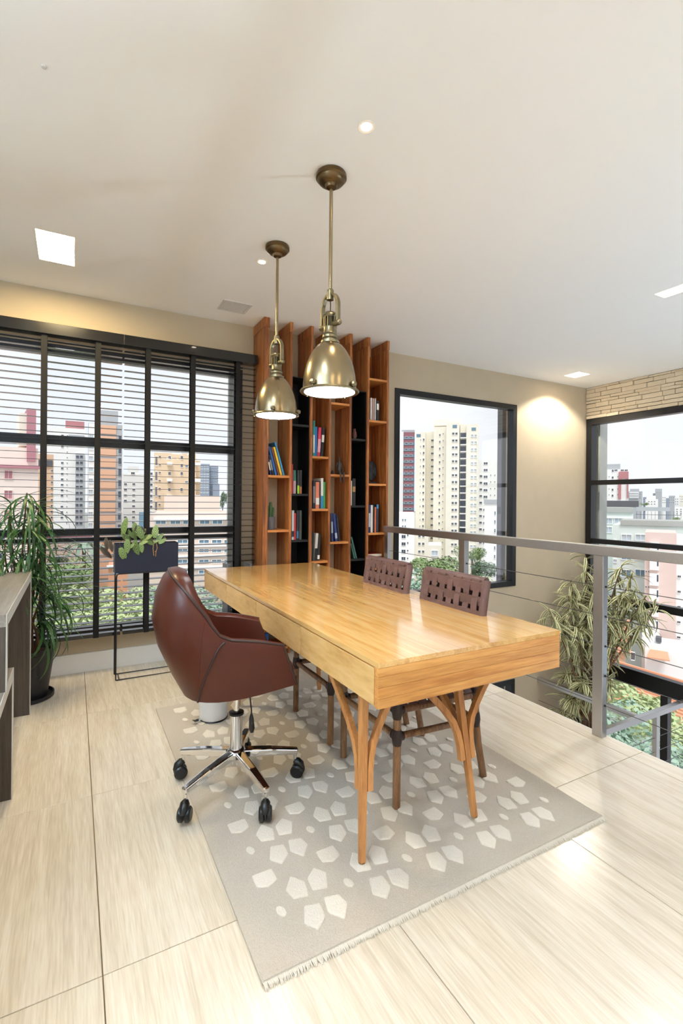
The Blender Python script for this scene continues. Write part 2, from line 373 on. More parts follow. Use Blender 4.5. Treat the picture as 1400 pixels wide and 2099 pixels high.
frame('window_1', *WB_L, .06, YB + .005, YB + .075, fy, bars_h=((.985, 1.015), (1.035, 1.085), (1.712, 1.78)), bars_v=((-.56, -.50),), label='wide black window frame behind the blinds')
frame('window_2', *WB_R, .06, YB - .012, YB + .08, fy, label='black framed window beside the bookcase')
frame('window_3', *WB_D, .06, YB - .012, YB + .08, fy, label='black framed window of the storey below')
frame('window_4', WR[0], WR[1], WR[2], WR[3], .075, XR - .025, XR + .08, fx, bars_h=((-.93, -.735), (.035, .12), (.775, .835), (1.545, 1.605)), bars_v=((2.2, 2.26),), label='tall black glazed wall across the void')
MB().box(XR - .02, XR + .06, 3.12, 3.20, -2.42, -.935).obj('mullion', 'black_frame', bpy.data.objects['window_4'])
# outside piers next to the windows
struct(MB().box(1.215, 1.55, YB + .165, YB + .195, -3, 4).obj('trim_1', 'concrete_white'), 'white facade return outside the left window')
t2 = struct(MB().box(4.645, 5.2, YB + .165, YB + .245, -3, 4).obj('trim_2', 'granite_dark'), 'dark granite pier outside the window by the bookcase')
MB().box(4.641, 4.645, YB + .175, YB + .235, 1.25, 2.08).obj('panel', 'granite_gloss', t2)
MB().box(4.641, 4.645, YB + .175, YB + .235, -.2, 1.16).obj('panel', 'granite_gloss', t2)
struct(MB().box(6.215, 6.375, 4.10, 4.30, -3, 4).obj('trim_3', 'concrete'), 'grey concrete pier outside the tall glazing')

# ------------------------------------------------------------------ ceiling lamps
def rect_lamp(i, label, full):
    a, b, c, d = LIGHTS[i]
    r = empty('ceiling_light', ((a + b) / 2, (c + d) / 2, ZC), label, 'ceiling light')
    hx, hy = (b - a) / 2, (d - c) / 2
    m = slab(-hx, hx, -hy, hy, [(-hx + .004, hx - .004, -hy + .004, hy - .004)], lambda u, v, w_: (u, v, w_), 0.0, .09)
    m.box(-hx, hx, -hy, hy, .09, .095); m.obj('housing', 'fixture_white', r)
    if full:
        MB().box(-hx + .005, hx - .005, -hy + .005, hy - .005, .012, .016).obj('diffuser', 'lamp_warm' if i == 0 else 'fill_soft' if i in (3, 4) else 'fill_day', r)
    else:
        MB().lathe([(.0, .02), (.03, .024), (.045, .05), (.045, .085), (.0, .085)], n=20).obj('lamp', 'bulb_warm', r, smooth=40)
    return r
rect_lamp(0, 'square warm ceiling light glowing above the blinds', True)
rect_lamp(1, 'recessed ceiling light over the void, near the right edge', False)
rect_lamp(2, 'recessed ceiling light in the corner by the stone wall', False)
for i, t in ((3, 'added unseen ceiling light behind the viewpoint, on the left'), (4, 'added unseen ceiling light behind the viewpoint, near the desk'), (5, 'added unseen ceiling light by the left wall'), (6, 'added unseen ceiling light over the rear of the void'), (7, 'added unseen ceiling light over the near consoles')):
    rect_lamp(i, t, True)  # unseen ceiling lights, added to brighten the room
def spot(loc, energy, ang, blend, col, aim=(0, 0, -1), size=.03):
    l = bpy.data.lights.new('lamp_light', 'SPOT'); l.energy = energy; l.spot_size = R(ang); l.spot_blend = blend; l.color = col; l.shadow_soft_size = size
    o = bpy.data.objects.new('lamp_light', l); COL.objects.link(o); o.location = loc; o.rotation_euler = V(aim).to_track_quat('-Z', 'Y').to_euler(); return o
WARM = (1, .82, .58)
spot((5.295, 3.80, ZC - .012), 60, 128, .25, (1, .92, .78), size=.06)
spot((3.785, 1.88, ZC - .012), 50, 140, .5, (.92, .96, 1), size=.06)
def downlight(x, y, label):
    r = empty('downlight', (x, y, ZC), label, 'downlight')
    MB().lathe([(.024, -.0015), (.034, -.003), (.036, 0), (.024, 0)], n=28, close=False).obj('trim_ring', 'fixture_white', r, smooth=40)
    MB().lathe([(0, -.0025), (.022, -.0015), (.022, 0), (0, 0)], n=20).obj('bulb', 'bulb_warm', r, smooth=40)
    spot((x, y, ZC - .01), 9, 100, .7, WARM)
downlight(1.037, 1.707, 'small round downlight above the nearer pendant')
downlight(1.05, 3.006, 'small round downlight beyond the farther pendant')
def add_uplight(x, y, label, lm, z=0):  # uplighter added out of view to lift the ceiling brightness
    r = empty('fill_uplight', (x, y, z), label, 'fill light')
    MB().lathe([(0, .0005), (.15, .0005), (.15, .015), (.14, .022), (.02, .03), (0, .03)], n=36).obj('base', 'black_frame', r, smooth=40)
    MB().cyl((0, 0, .028), (0, 0, 1.72), .013, n=14).obj('pole', 'black_frame', r, smooth=40)
    MB().lathe([(.02, 1.70), (.10, 1.74), (.17, 1.82), (.19, 1.88), (.186, 1.88), (.165, 1.825), (.095, 1.748), (.02, 1.712)], n=40, close=False).obj('bowl_shade', 'fixture_white', r, smooth=40)
    MB().lathe([(0, 1.78), (.115, 1.78), (.115, 1.785), (0, 1.785)], n=30).obj('lamp', lm, r)
add_uplight(-1.9, .2, 'unseen fill uplighter added by the left wall to brighten the ceiling', 'fill_up')
add_uplight(4.7, -.4, 'unseen fill uplighter added on the lower storey to brighten the void', 'fill_up_low', ZL)
v = empty('ceiling_vent', (1.108, 3.81, ZC), 'square white ceiling vent grille near the bookcase', 'vent')
slab(-.113, .113, -.104, .104, [(-.095, .095, -.087, .087)], lambda a, b, c: (a, b, c), -.006, 0).obj('frame', 'vent_white', v)
for k in range(14): MB().box(-.095, .095, -.087 + k * .0124, -.087 + k * .0124 + .008, -.004, -.001).obj('slat', 'vent_white', v)
sm = empty('smoke_detector', onz(90, 135, ZC), 'small round sensor on the ceiling, upper left', 'sensor')
MB().lathe([(0, -.008), (.008, -.007), (.010, 0), (0, 0)], n=16).obj('cap', 'vent_white', sm, smooth=40)

# ------------------------------------------------------------------ railing along the void
rl = empty('railing', (XE - .02, 1.7, 0), 'brushed steel railing with thin cables along the floor edge', 'railing')
def P(o): # parent keeping world coords (parents here are unrotated)
    return V(o.location)
def sub(mb, name, mt, par, **k):
    off = -V(par.location); return mb.obj(name, mt, par, loc=off, **k)
xr = XE - .035; YS_ = 3.89
sub(MB().box(xr - .03, xr + .03, -2.5, YS_ - .004, 1.02, 1.075), 'handrail', 'steel', rl, bevel=.003)
for y in (3.85, 2.82, 1.716, .61, -.49):
    sub(MB().box(xr - .022, xr + .022, y - .03, y + .03, .0005, 1.02), 'post', 'steel', rl, bevel=.002)
for z in (.18, .346, .512, .678, .845):
    sub(MB().cyl((xr, -2.5, z), (xr, YS_ - .03, z), .0022, n=6), 'cable', 'cable', rl)
    for y in (2.82, 1.716, .61):
        sub(MB().cyl((xr, y - .036, z), (xr, y + .036, z), .006, n=8), 'cable_fitting', 'black_plastic', rl)
# landing guard below
zg = -.88
g = empty('landing_guard', (5.13, 2.93, ZLAND), 'lower steel guard rail with cables seen through the void', 'railing')
sub(MB().box(3.7, 5.99, 2.90, 2.955, zg - .06, zg), 'handrail', 'steel', g, bevel=.003)
sub(MB().box(5.105, 5.155, 2.956, YB - .006, zg - .06, zg), 'handrail', 'steel', g, bevel=.003)
for x in (5.43, 4.3): sub(MB().box(x - .028, x + .028, 2.905, 2.95, ZLAND + .0005, zg - .06), 'post', 'steel', g)
for z in (-1.17, -1.32, -1.47, -1.62):
    sub(MB().cyl((3.7, 2.927, z), (5.99, 2.927, z), .003, n=6), 'cable', 'cable', g)
    sub(MB().cyl((5.13, 2.96, z), (5.13, YB - .006, z), .003, n=6), 'cable', 'cable', g)

# ------------------------------------------------------------------ blinds
def blind(x0, x1, tapes, label):
    y = 4.065; b = empty('venetian_blind', ((x0 + x1) / 2, y, .27), label, 'blind')
    sub(MB().box(x0 - .0035, x1 + .0035, y - .045, y + .05, 2.475, 2.553), 'valance', 'black_wood', b, bevel=.002)
    n = 43; me = MB().box(-(x1 - x0) / 2 + .004, (x1 - x0) / 2 - .004, -.025, .025, -.0016, .0016).mesh('slat', 'black_wood')
    for k in range(n):
        link('slat', me, b, loc=(0, 0, .345 + k * .0498 - .27), rot=(R(3), 0, 0))
    sub(MB().box(x0 + .004, x1 - .004, y - .027, y + .027, .285, .312), 'bottom_rail', 'black_wood', b, bevel=.002)
    for t in tapes:
        for s in (-1, 1): sub(MB().box(t - .019, t + .019, y + s * .0275 - .0006, y + s * .0275 + .0006, .282, 2.475), 'ladder_tape', 'tape_black', b)
    return b
tp = [ony(x, 900, 4.04).x for x in (89, 200, 303, 395, 487)]
xs = ony(252, 860, 4.06).x
blind(-1.62, xs - .004, [-.9, -.55, tp[0], tp[1]], 'black wooden venetian blind behind the potted plant, left of the join')
br = blind(xs + .004, 1.372, [tp[2], tp[3], tp[4]], 'black wooden venetian blind next to the bookcase, right of the join')
sub(MB().cyl((1.352, 4.033, 2.47), (1.352, 4.033, .80), .0012, n=5), 'cord', 'tape_black', br)
sub(MB().lathe([(0, 0), (.006, .004), (.007, .03), (.002, .05), (0, .05)], (1.352, 4.033, .76), n=10), 'cord_tassel', 'black_plastic', br, smooth=40)

# ------------------------------------------------------------------ bookcase
YS, TH = 3.89, .022
pxp = [547, 595.5, 637.5, 675.5, 717.5, 753.8, 793.5]
px_ = [ony(x, 1000, YS).x for x in pxp]
bc = empty('bookcase', ((px_[0] + px_[-1]) / 2, 4.03, 0), 'tall wooden bookcase of upright fins reaching the ceiling', 'bookcase')
for i, x in enumerate(px_):
    if i == 0: m = MB().box(x - TH / 2 - .02, x + TH / 2, YS, YB - .003, .0005, ZC - .085)
    else: m = MB().box(x - TH / 2, x + TH / 2, YS, YB - .003, .0005, ZC - .085)
    sub(m, 'upright', 'shelf_wood', bc, bevel=.001, seg=1)
    sub(MB().box(x - TH / 2 - (.023 if i == 0 else .003), x + TH / 2 + .003, YS - .003, YB - .003, ZC - .085, ZC - .002), 'cap', 'shelf_wood', bc, bevel=.001, seg=1)
z4 = lambda y: y / 4.375 + 860
SH = {0: [500, 990], 1: [40, 665, 1080], 2: [330, 800, 1268], 3: [-150, 492, 1095], 4: [170, 770, 1250], 5: [-365, 8, 575, 1015]}
SHZ = {}
for bay, ys in SH.items():
    xa, xb = px_[bay] + TH / 2, px_[bay + 1] - TH / 2
    if bay == 0: pass
    SHZ[bay] = []
    if bay in (1, 4):     # black lined bays
        top = ony(600, 770, YS).z if bay == 1 else ony(735, 800, YS).z
        m = MB().box(xa, xb, YB - .03, YB - .004, .06, top)
        m.box(xa, xa + .004, YS + .02, YB - .03, .06, top); m.box(xb - .004, xb, YS + .02, YB - .03, .06, top); m.box(xa, xb, YS + .02, YB - .03, top - .006, top)
        sub(m, 'black_lining', 'black_lacquer', bc)
    if bay in (2, 5): sub(MB().box(xa, xb, YB - .012, YB - .004, .06, ZC - .09), 'back_panel', 'shelf_wood', bc)
    for y in ys + [1350, 1800]:
        yy = 860 + y / 4.375 if y < 1300 else None
        xm = (pxp[bay] + pxp[bay + 1]) / 2
        z = ony(xm, yy, YS).z if yy else {1350: .44 + .03 * (bay % 3), 1800: .06}[y]
        ins = .004 if bay in (1, 4) else 0
        sub(MB().box(xa + ins, xb - ins, YS + (.02 if ins else .003), YB - (.031 if ins else .013), z - .02, z), 'shelf', 'black_lacquer' if ins else 'shelf_plank', bc, bevel=.0008, seg=1)
        SHZ[bay].append(z)
BOOKC = {}
def bookmat(rgb):
    k = 'book_%d_%d_%d' % rgb
    if k not in MATS: mat(k, rgb, .45, var=.12, scale=25)
    return k
mat('book_pages', (225, 216, 196), .9)
def book(bay, lev, x0, x1, ytop, rgb, label, lean=0, band=None, depth=.19):
    """x0,x1,ytop in the shelf crop's pixels; stands on the shelf 'lev' of the bay"""
    xa = ony(x0 / 4.375 + 500, 1000, YS + .035).x; xb = ony(x1 / 4.375 + 500, 1000, YS + .035).x
    xa = max(xa, px_[bay] + TH / 2 + .006); xb = max(xb, xa + .008)
    z = SHZ[bay][lev]; h = max(.12, ony((x0 + x1) / 2 / 4.375 + 500, z4(ytop), YS + .035).z - z); t = xb - xa
    h = h / max(.2, cos(R(lean))) - t * sin(abs(R(lean)))
    m = MB(); m.box(0, .0025, 0, depth, 0, h, 0); m.box(t - .0025, t, 0, depth, 0, h, 0); m.box(0, t, -.001, .0025, 0, h, 0)
    m.box(.0025, t - .0025, .0025, depth - .004, .003, h - .004, 1)
    mats = [bookmat(rgb), 'book_pages']
    if band:
        b0, b1, c = band; m.box(.0003, t - .0003, -.0018, -.001, h * b0, h * b1, 2); mats.append(bookmat(c))
    o = m.obj('book', mats); 
    if lean < 0: o.location = (xa, YS + .035, z + .0005)
    else: o.location = (xa, YS + .035, z + .0005 + (t * sin(R(lean)) if lean > 0 else 0))
    o.rotation_euler = (0, R(lean), 0)
    tag(o, label, 'book', 'books in the bookcase'); return o
W = (235, 232, 225); K = (26, 26, 30)
b1 = 'in the leftmost bookcase bay'
book(0, 0, 236, 248, 352, (30, 50, 110), 'navy book leaning lowest ' + b1, -11, (.3, .8, W))
book(0, 0, 256, 270, 318, K, 'black book leaning second ' + b1, -13, (.25, .75, (150, 150, 150)))
book(0, 0, 279, 297, 245, (34, 92, 160), 'mid blue book leaning third ' + b1, -15)
book(0, 0, 306, 320, 250, (112, 60, 40), 'brown book leaning between blue and yellow ones ' + b1, -16)
book(0, 0, 327, 343, 248, (236, 190, 40), 'bright yellow leaning book ' + b1, -16)
book(0, 0, 350, 364, 205, (60, 140, 190), 'light blue leaning book, tallest ' + b1, -16)
b2 = 'in the first black bay'
book(1, 1, 426, 438, 400, (196, 40, 34), 'thin red book against the fin, middle shelf ' + b2)
book(1, 1, 442, 466, 455, (176, 150, 160), 'mauve book with green head, middle shelf ' + b2, band=(.55, 1, (40, 110, 90)))
book(1, 1, 478, 497, 455, (40, 40, 44), 'black book with lime foot, middle shelf ' + b2, band=(0, .35, (150, 200, 40)))
book(1, 1, 502, 518, 455, (44, 40, 40), 'black book with orange foot, middle shelf ' + b2, band=(0, .3, (190, 110, 70)))
book(1, 2, 432, 452, 815, (200, 200, 202), 'white and grey book, lower shelf ' + b2, band=(.1, .3, K))
book(1, 2, 455, 468, 840, (190, 44, 44), 'red book, lower shelf ' + b2)
book(1, 2, 474, 494, 815, (34, 36, 44), 'black book, lower shelf ' + b2, band=(.05, .3, (60, 110, 150)))
book(1, 2, 499, 520, 815, (60, 66, 60), 'dark grey green book, lower shelf ' + b2)
b3 = 'in the middle bay under the nearer pendant'
book(2, 0, 617, 631, 10, (44, 160, 150), 'tall teal book, upper shelf ' + b3, 0, (.1, .6, W))
book(2, 0, 633, 652, 65, (30, 120, 190), 'blue book, upper shelf ' + b3)
book(2, 0, 654, 679, 70, (200, 50, 76), 'crimson book with pale lettering, upper shelf ' + b3, 3, (.15, .6, (232, 170, 180)))
book(2, 0, 686, 708, 72, (24, 24, 28), 'black book with white lettering, upper shelf ' + b3, 3, (.5, .75, W))
book(2, 1, 620, 640, 548, (36, 36, 42), 'black book with grey lettering, second shelf ' + b3, 0, (.2, .8, (120, 120, 124)))
book(2, 1, 644, 675, 560, (222, 130, 100), 'salmon book, second shelf ' + b3, 0, (.15, .4, W))
book(2, 1, 678, 689, 552, (40, 40, 46), 'thin black book, second shelf ' + b3)
book(2, 1, 690, 711, 526, (232, 230, 226), 'tall white book with blue foot, second shelf ' + b3, 0, (0, .42, (40, 140, 190)))
book(2, 1, 713, 731, 560, (70, 150, 80), 'green book, second shelf ' + b3)
book(2, 2, 616, 630, 1010, (30, 30, 34), 'black book by the fin, bottom visible shelf ' + b3)
book(2, 2, 634, 656, 1020, (206, 200, 190), 'cream and black book, bottom visible shelf ' + b3, 4, (0, .45, K))
book(2, 2, 662, 682, 1026, (34, 32, 34), 'black book with white foot, bottom visible shelf ' + b3, 3, (.05, .2, W))
b4 = 'below the seated figurine'
book(3, 2, 788, 806, 840, (38, 52, 92), 'slate blue book ' + b4, -2, (.3, .7, (150, 160, 180)))
book(3, 2, 824, 844, 842, (44, 60, 120), 'royal blue book leaning ' + b4, -6, (.1, .3, (170, 180, 200)))
book(3, 2, 851, 866, 858, (30, 32, 44), 'dark blue book, rightmost ' + b4, -6)
b5 = 'in the second black bay'
book(4, 1, 958, 968, 550, (226, 222, 214), 'thin white book ' + b5)
book(4, 1, 974, 1000, 530, (36, 32, 30), 'black and gold book ' + b5, 0, (.5, .7, (170, 130, 80)))
book(4, 2, 992, 1004, 1110, (52, 96, 84), 'green book leaning flat ' + b5, -16)
book(4, 2, 1009, 1021, 1050, (64, 100, 92), 'grey green book leaning, outermost ' + b5, -16)
b6 = 'in the rightmost bay'
book(5, 1, 1128, 1143, -195, (220, 216, 208), 'white book, upper shelf ' + b6)
book(5, 1, 1147, 1160, -190, (196, 150, 146), 'dusty pink book, upper shelf ' + b6)
book(5, 1, 1164, 1178, -190, (190, 186, 184), 'pale grey book, upper shelf ' + b6)
book(5, 1, 1184, 1204, -170, (40, 38, 40), 'black book with white patch, upper shelf ' + b6, 0, (.55, .85, W))
book(5, 3, 1120, 1137, 765, (40, 52, 96), 'dark blue book, lower shelf ' + b6, 0, (.2, .7, (190, 196, 210)))
book(5, 3, 1139, 1157, 768, (228, 222, 212), 'cream book, lower shelf ' + b6)
book(5, 3, 1159, 1170, 770, (32, 30, 34), 'thin black book, lower shelf ' + b6)
book(5, 3, 1173, 1188, 785, (200, 100, 60), 'orange book, lower shelf ' + b6)
book(5, 3, 1191, 1208, 762, (44, 60, 80), 'black book with blue head, lower shelf ' + b6, 0, (.85, 1, (60, 140, 190)))
# book lying flat low in the right bay
xa = px_[5] + TH / 2 + .012; zz = ony(772, 1134, YS + .05).z
m = MB().box(xa, xa + .16, YS + .03, YS + .19, zz - .03, zz, 0).box(xa + .003, xa + .157, YS + .0295, YS + .187, zz - .026, zz - .004, 1)
tag(m.obj('book', [bookmat((150, 50, 40)), 'book_pages']), 'red book lying flat in the rightmost bay, behind the nearer woven chair', 'book', 'books in the bookcase')
m = MB().box(xa - .004, xa + .168, YS + .025, YS + .2, zz - .032 - .10, zz - .0305, 0)
tag(m.obj('storage_box', bookmat((70, 44, 34)), bevel=.003), 'dark brown box under the flat red book', 'box')
sub(MB().box(px_[5] + TH / 2, px_[6] - TH / 2, YS + .003, YB - .013, zz - .153, zz - .133), 'shelf', 'shelf_plank', bc)
# cactus in a grey pot
mat('pot_grey', (96, 94, 98), .6); mat('cactus_green', (64, 92, 58), .7, var=.25, scale=40, bump=.3)
zs = SHZ[0][1]; xc = px_[0] + TH / 2 + .052
cp = empty('potted_cactus', (xc, YS + .075, zs), 'small green cactus in a grey pot in the leftmost bay', 'plant')
ph = ony(557, z4(872), YS + .075).z - zs
MB().lathe([(0, .0005), (.032, .0005), (.040, ph), (.036, ph), (.034, ph - .008), (0, ph - .008)], n=24).obj('pot', 'pot_grey', cp, smooth=40)
for dx, dy, hh, r in ((0, 0, .13, .016), (-.018, .005, .10, .011), (.017, -.006, .085, .011), (.004, .018, .11, .012), (.012, .014, .06, .01)):
    MB().tube([(dx, dy, ph - .012), (dx * 1.2, dy, ph + hh * .5), (dx * 1.4, dy, ph + hh * .9), (dx * 1.4, dy, ph + hh)], [r * .8, r, r * .8, r * .2], 10).obj('stem', 'cactus_green', cp, smooth=50)
# seated figurine (abstract sculpture), legs over the shelf edge
mat('bronze_dark', (70, 62, 58), .5, metal=.3, var=.3, scale=40)
zs = SHZ[3][1]; xf = ony(697.5, 970, YS + .02).x
fg = empty('figurine', (xf, YS + .03, zs), 'dark slender figurine sitting on a shelf edge with dangling legs', 'figurine')
m = MB().tube([(0, .01, .002), (0, .014, .045), (0, .012, .085), (0, .010, .11), (0, .010, .125)], [.020, .017, .021, .019, .007], 12)
m.tube([(0, .010, .122), (0, .008, .134), (0, .006, .148), (0, .008, .158)], [.006, .0085, .009, .003], 12)
for s in (-1, 1):
    m.tube([(s * .012, .012, .012), (s * .016, -.025, .018), (s * .018, -.046, .012), (s * .017, -.048, -.03), (s * .016, -.046, -.068), (s * .016, -.056, -.072)], [.011, .010, .009, .007, .005, .004], 8)
    m.tube([(s * .020, .010, .108), (s * .030, .010, .075), (s * .030, -.006, .045), (s * .020, -.03, .034)], [.007, .0055, .005, .004], 8)
m.obj('figure', 'bronze_dark', fg, smooth=50)
m = MB().tube([(-.055, .03, .004), (-.05, .03, .03), (-.045, .03, .04)], [.014, .012, .003], 8).tube([(.045, .02, .004), (.05, .02, .035), (.052, .02, .05)], [.014, .013, .004], 8)
tag(m.obj('ornament', 'bronze_dark', loc=(xf, YS + .05, zs), smooth=50), 'pair of small dark ornament lumps beside the seated figurine', 'ornament')
# disc sculpture
zs = SHZ[5][2]; xd = ony(764, 940, YS + .08).x
ds = empty('disc_sculpture', (xd, YS + .1, zs), 'dark oval disc sculpture on a small base in the rightmost bay', 'sculpture')
MB().box(-.045, .045, -.025, .025, .0005, .02).obj('base', 'matte_black', ds, bevel=.002)
m = MB().lathe([(0, -.006), (.052, -.006), (.058, 0), (.052, .006), (0, .006)], n=36)
m.v = [(p[0], p[2], p[1] * 1.65 + .125) for p in m.v]; m.obj('disc', 'black_lacquer', ds, smooth=40)
zs = SHZ[4][0]; xv = ony(722.5, 890, YS + .06).x
mat('vase_brown', (96, 54, 40), .5)
tag(MB().lathe([(0, .0005), (.016, .0005), (.026, .03), (.022, .06), (.012, .08), (.016, .095), (.012, .095), (0, .06)], n=20).obj('vase', 'vase_brown', loc=(xv + .02, YS + .06, zs), smooth=45), 'small brown vase at the top of the second black bay', 'vase')

# ------------------------------------------------------------------ rug
RX0, RX1, RY0, RY1 = .457, 1.948, 1.256, 3.222; RT_ = .010
rg = empty('rug', ((RX0 + RX1) / 2, (RY0 + RY1) / 2, 0), 'large cream rug with raised pentagon pattern under the desk', 'rug')
sub(MB().box(RX0, RX1, RY0, RY1, .0008, RT_), 'backing', 'rug_base', rg, bevel=.003)
pa, pb = .246, .305; ex, ey = .833, 1.446
pent = [(-.012, .048), (.038, .036), (.034, -.019), (-.006, -.053), (-.037, -.014)]; pent2 = [(-.020, .049), (.030, .037), (.038, -.008), (.001, -.056), (-.034, -.010)]
sqr = [(-.038, .030), (.036, .034), (.038, -.022), (.002, -.040), (-.036, -.026)]
eli = [(.014 * cos(t) - .004 * sin(t), .022 * sin(t)) for t in [2 * pi * k / 10 for k in range(10)]]
def patch_mesh(poly, nm):
    """cut-pile tuft field with a rounded shoulder"""
    m = MB(); n = len(poly); c = V((sum(p[0] for p in poly) / n, sum(p[1] for p in poly) / n))
    rings = []
    dense = []
    for i in range(n):
        a, b = V(poly[i]), V(poly[(i + 1) % n])
        dense += [a.lerp(b, t) for t in (.06, .5, .94)] if n < 8 else [a]
    for k, (s, z) in enumerate(((1, -.001), (1.0, .0025), (.95, .0045), (.80, .005))): rings.append([(c.x + (p.x - c.x) * s, c.y + (p.y - c.y) * s, z) for p in dense])
    m.grid(rings, closed_u=True); d = len(dense); m.f.append(tuple(range(3 * d, 4 * d))); m.mi.append(0)
    return m.mesh(nm, 'rug_pile', smooth=60)
def flip(poly, sx, sy):
    q = [(x * sx, y * sy) for x, y in poly]; return q if sx * sy > 0 else q[::-1]
rot = lambda q: [(-x, -y) for x, y in q]
PM = {(1, -1): patch_mesh(pent, 'pile_patch'), (-1, -1): patch_mesh(pent2, 'pile_patch'), (-1, 1): patch_mesh(rot(pent), 'pile_patch'), (1, 1): patch_mesh(rot(pent2), 'pile_patch')}
SQ = patch_mesh(sqr, 'pile_patch'); EL = patch_mesh(eli, 'pile_patch')
def patch(me, x, y, r=.05):
    if RX0 + r < x < RX1 - r and RY0 + r < y < RY1 - r:
        link('pile_patch', me, rg, loc=(x - rg.location.x, y - rg.location.y, RT_), rot=(0, 0, random.uniform(-.04, .04)))
for i in range(-3, 7):
    for j in range(-2, 8):
        x, y = ex + pa * i, ey + pb * j
        patch(EL, x, y, .03); patch(SQ, x, y + pb / 2, .045)
        for sx in (1, -1):
            for sy in (1, -1): patch(PM[(sx, sy)], x + sx * .083, y + sy * .064, .055)
# shaggy fringe along the near edge and raised border
m = MB(); rr = random.Random(5)
for k in range(520):
    x = RX0 + .004 + (RX1 - RX0 - .008) * k / 519; a = rr.uniform(-.5, .5); l = rr.uniform(.012, .022)
    m.tube([(x, RY0 + .006, .008), (x + a * .004, RY0 - l * .5, .007), (x + a * .008, RY0 - l, .002)], [.0022, .002, .0008], 4)
fr = sub(m, 'fringe', 'rug_pile', rg); fr['kind'] = 'stuff'
for a in ((RX0 + .004, RX1 - .004, RY0 + .003, RY0 + .035),):
    sub(MB().box(*a, RT_ - .001, RT_ + .004), 'border', 'rug_base', rg, bevel=.004)

ZR = RT_ + .0005   # things standing on the rug
# ------------------------------------------------------------------ desk
DX0, DX1, DY0, DY1, DZ = .895, 1.812, 1.368, 3.838, .775
dk = empty('desk', ((DX0 + DX1) / 2, (DY0 + DY1) / 2, ZR), 'long honey coloured wooden desk with drawers on slim splayed legs', 'desk')
edges = [DX0]; rr = random.Random(11)
while edges[-1] < DX1 - .09: edges.append(edges[-1] + rr.uniform(.05, .078))
edges.append(DX1)
for i in range(len(edges) - 1):
    a, b = edges[i], edges[i + 1]
    sub(MB().box(a + .0001, b - .0001, DY0, DY1, .757, DZ), 'top_plank', 'desk_top', dk)
sub(MB().box(DX0 + .018, DX1 - .018, DY0 + .03, DY1 - .02, .628, .756), 'carcass', 'shadow_gap', dk)
zb = .619
for a, b in ((DY0 + .026, 2.003), (2.007, 2.612), (2.616, 3.211), (3.215, DY1)):
    sub(MB().box(DX0, DX0 + .02, a + .001, b - .001, zb + .004, .7505), 'drawer_front', 'desk_drawer', dk, bevel=.001, seg=1)
zz_ = [zb, .653, .69, .727, .7565]
for i in range(4):
    sub(MB().box(DX0 + .001, DX1 - .001, DY0, DY0 + .024, zz_[i] + .0003, zz_[i + 1] - .0003), 'end_board', 'desk_end', dk, bevel=.0008, seg=1)
sub(MB().box(DX1 - .02, DX1, DY0 + .026, DY1, zb + .002, .755), 'side_panel', 'desk_drawer', dk)
sub(MB().box(DX0 + .022, DX1 - .022, DY1 - .022, DY1 - .002, zb + .002, .755), 'back_panel', 'desk_end', dk)
def leg(fx_, fy_, tx_, ty_, braces):
    l = MB().tube([(fx_, fy_, ZR + .008), (tx_, ty_, .628)], [.8, 1.15], sq=(.027, .027)).obj('leg', 'desk_leg', dk, loc=-V(dk.location), bevel=.002)
    MB().lathe([(0, 0), (.013, 0), (.013, .008), (0, .008)], (fx_, fy_, ZR), n=16).obj('glide', 'chrome', l, smooth=40)
    f, t = V((fx_, fy_, ZR)), V((tx_, ty_, .628))
    for dx, dy, fa in braces:
        d = V((dx, dy, 0)); at = lambda z: f.lerp(t, (z - ZR) / (.628 - ZR))
        pts = [at(z) + d * (.0275 + o * fa) for z, o in ((.25, 0), (.31, 0), (.36, .008), (.41, .032), (.46, .078), (.51, .135), (.56, .20), (.60, .25), (.628, .285))]
        MB().tube(pts, 1, sq=(.024, .024)).obj('brace', 'desk_leg', l, bevel=.0015)
leg(.918, 1.499, .962, 1.57, ((0, 1, .95), (1, 0, .48)))
leg(1.460, 1.500, 1.408, 1.565, ((-1, 0, .72), (1, 0, .78), (0, 1, .9)))
leg(1.487, 3.01, 1.43, 2.945, ((-1, 0, .7), (0, -1, .9)))
leg(.918, 3.01, .962, 2.945, ((1, 0, .5), (0, -1, .9)))

# ------------------------------------------------------------------ office chair
oc = empty('office_chair', (.655, 2.17, ZR), 'brown leather swivel tub chair on a chrome five-star base', 'chair', rz=R(-7))
def crom(ps, n):
    ps = [V(p) for p in ps]; out = []
    m = len(ps) - 1
    for i in range(n + 1):
        u = i / n * m; k = min(int(u), m - 1); t = u - k
        a, b, c, d = ps[max(k - 1, 0)], ps[k], ps[k + 1], ps[min(k + 2, m)]
        out.append(.5 * ((2 * b) + (c - a) * t + (2 * a - 5 * b + 4 * c - d) * t * t + (3 * b - a - 3 * c + d) * t ** 3))
    return out
bot = [(.212, .238, .534), (.03, .248, .512), (-.10, .236, .502), (-.185, .180, .494), (-.222, .11, .49), (-.235, .055, .488), (-.238, 0, .488)]
top = [(.150, .256, .708), (.03, .262, .738), (-.098, .258, .762), (-.165, .246, .848), (-.238, .212, .945), (-.287, .135, 1.0), (-.298, 0, 1.012)]
bul = [0, .006, .012, .042, .070, .084, .09]
NH = 14
def full(ps): h = crom(ps, NH); return h[::-1] and [V((p.x, -p.y, p.z)) for p in h] + [p for p in h[::-1]][1:]
B, T = full(bot), full(top); bb = crom([(b, 0, 0) for b in bul], NH); bb = [b.x for b in bb]; bb = bb + bb[::-1][1:]
cols = []; nT = len(B)
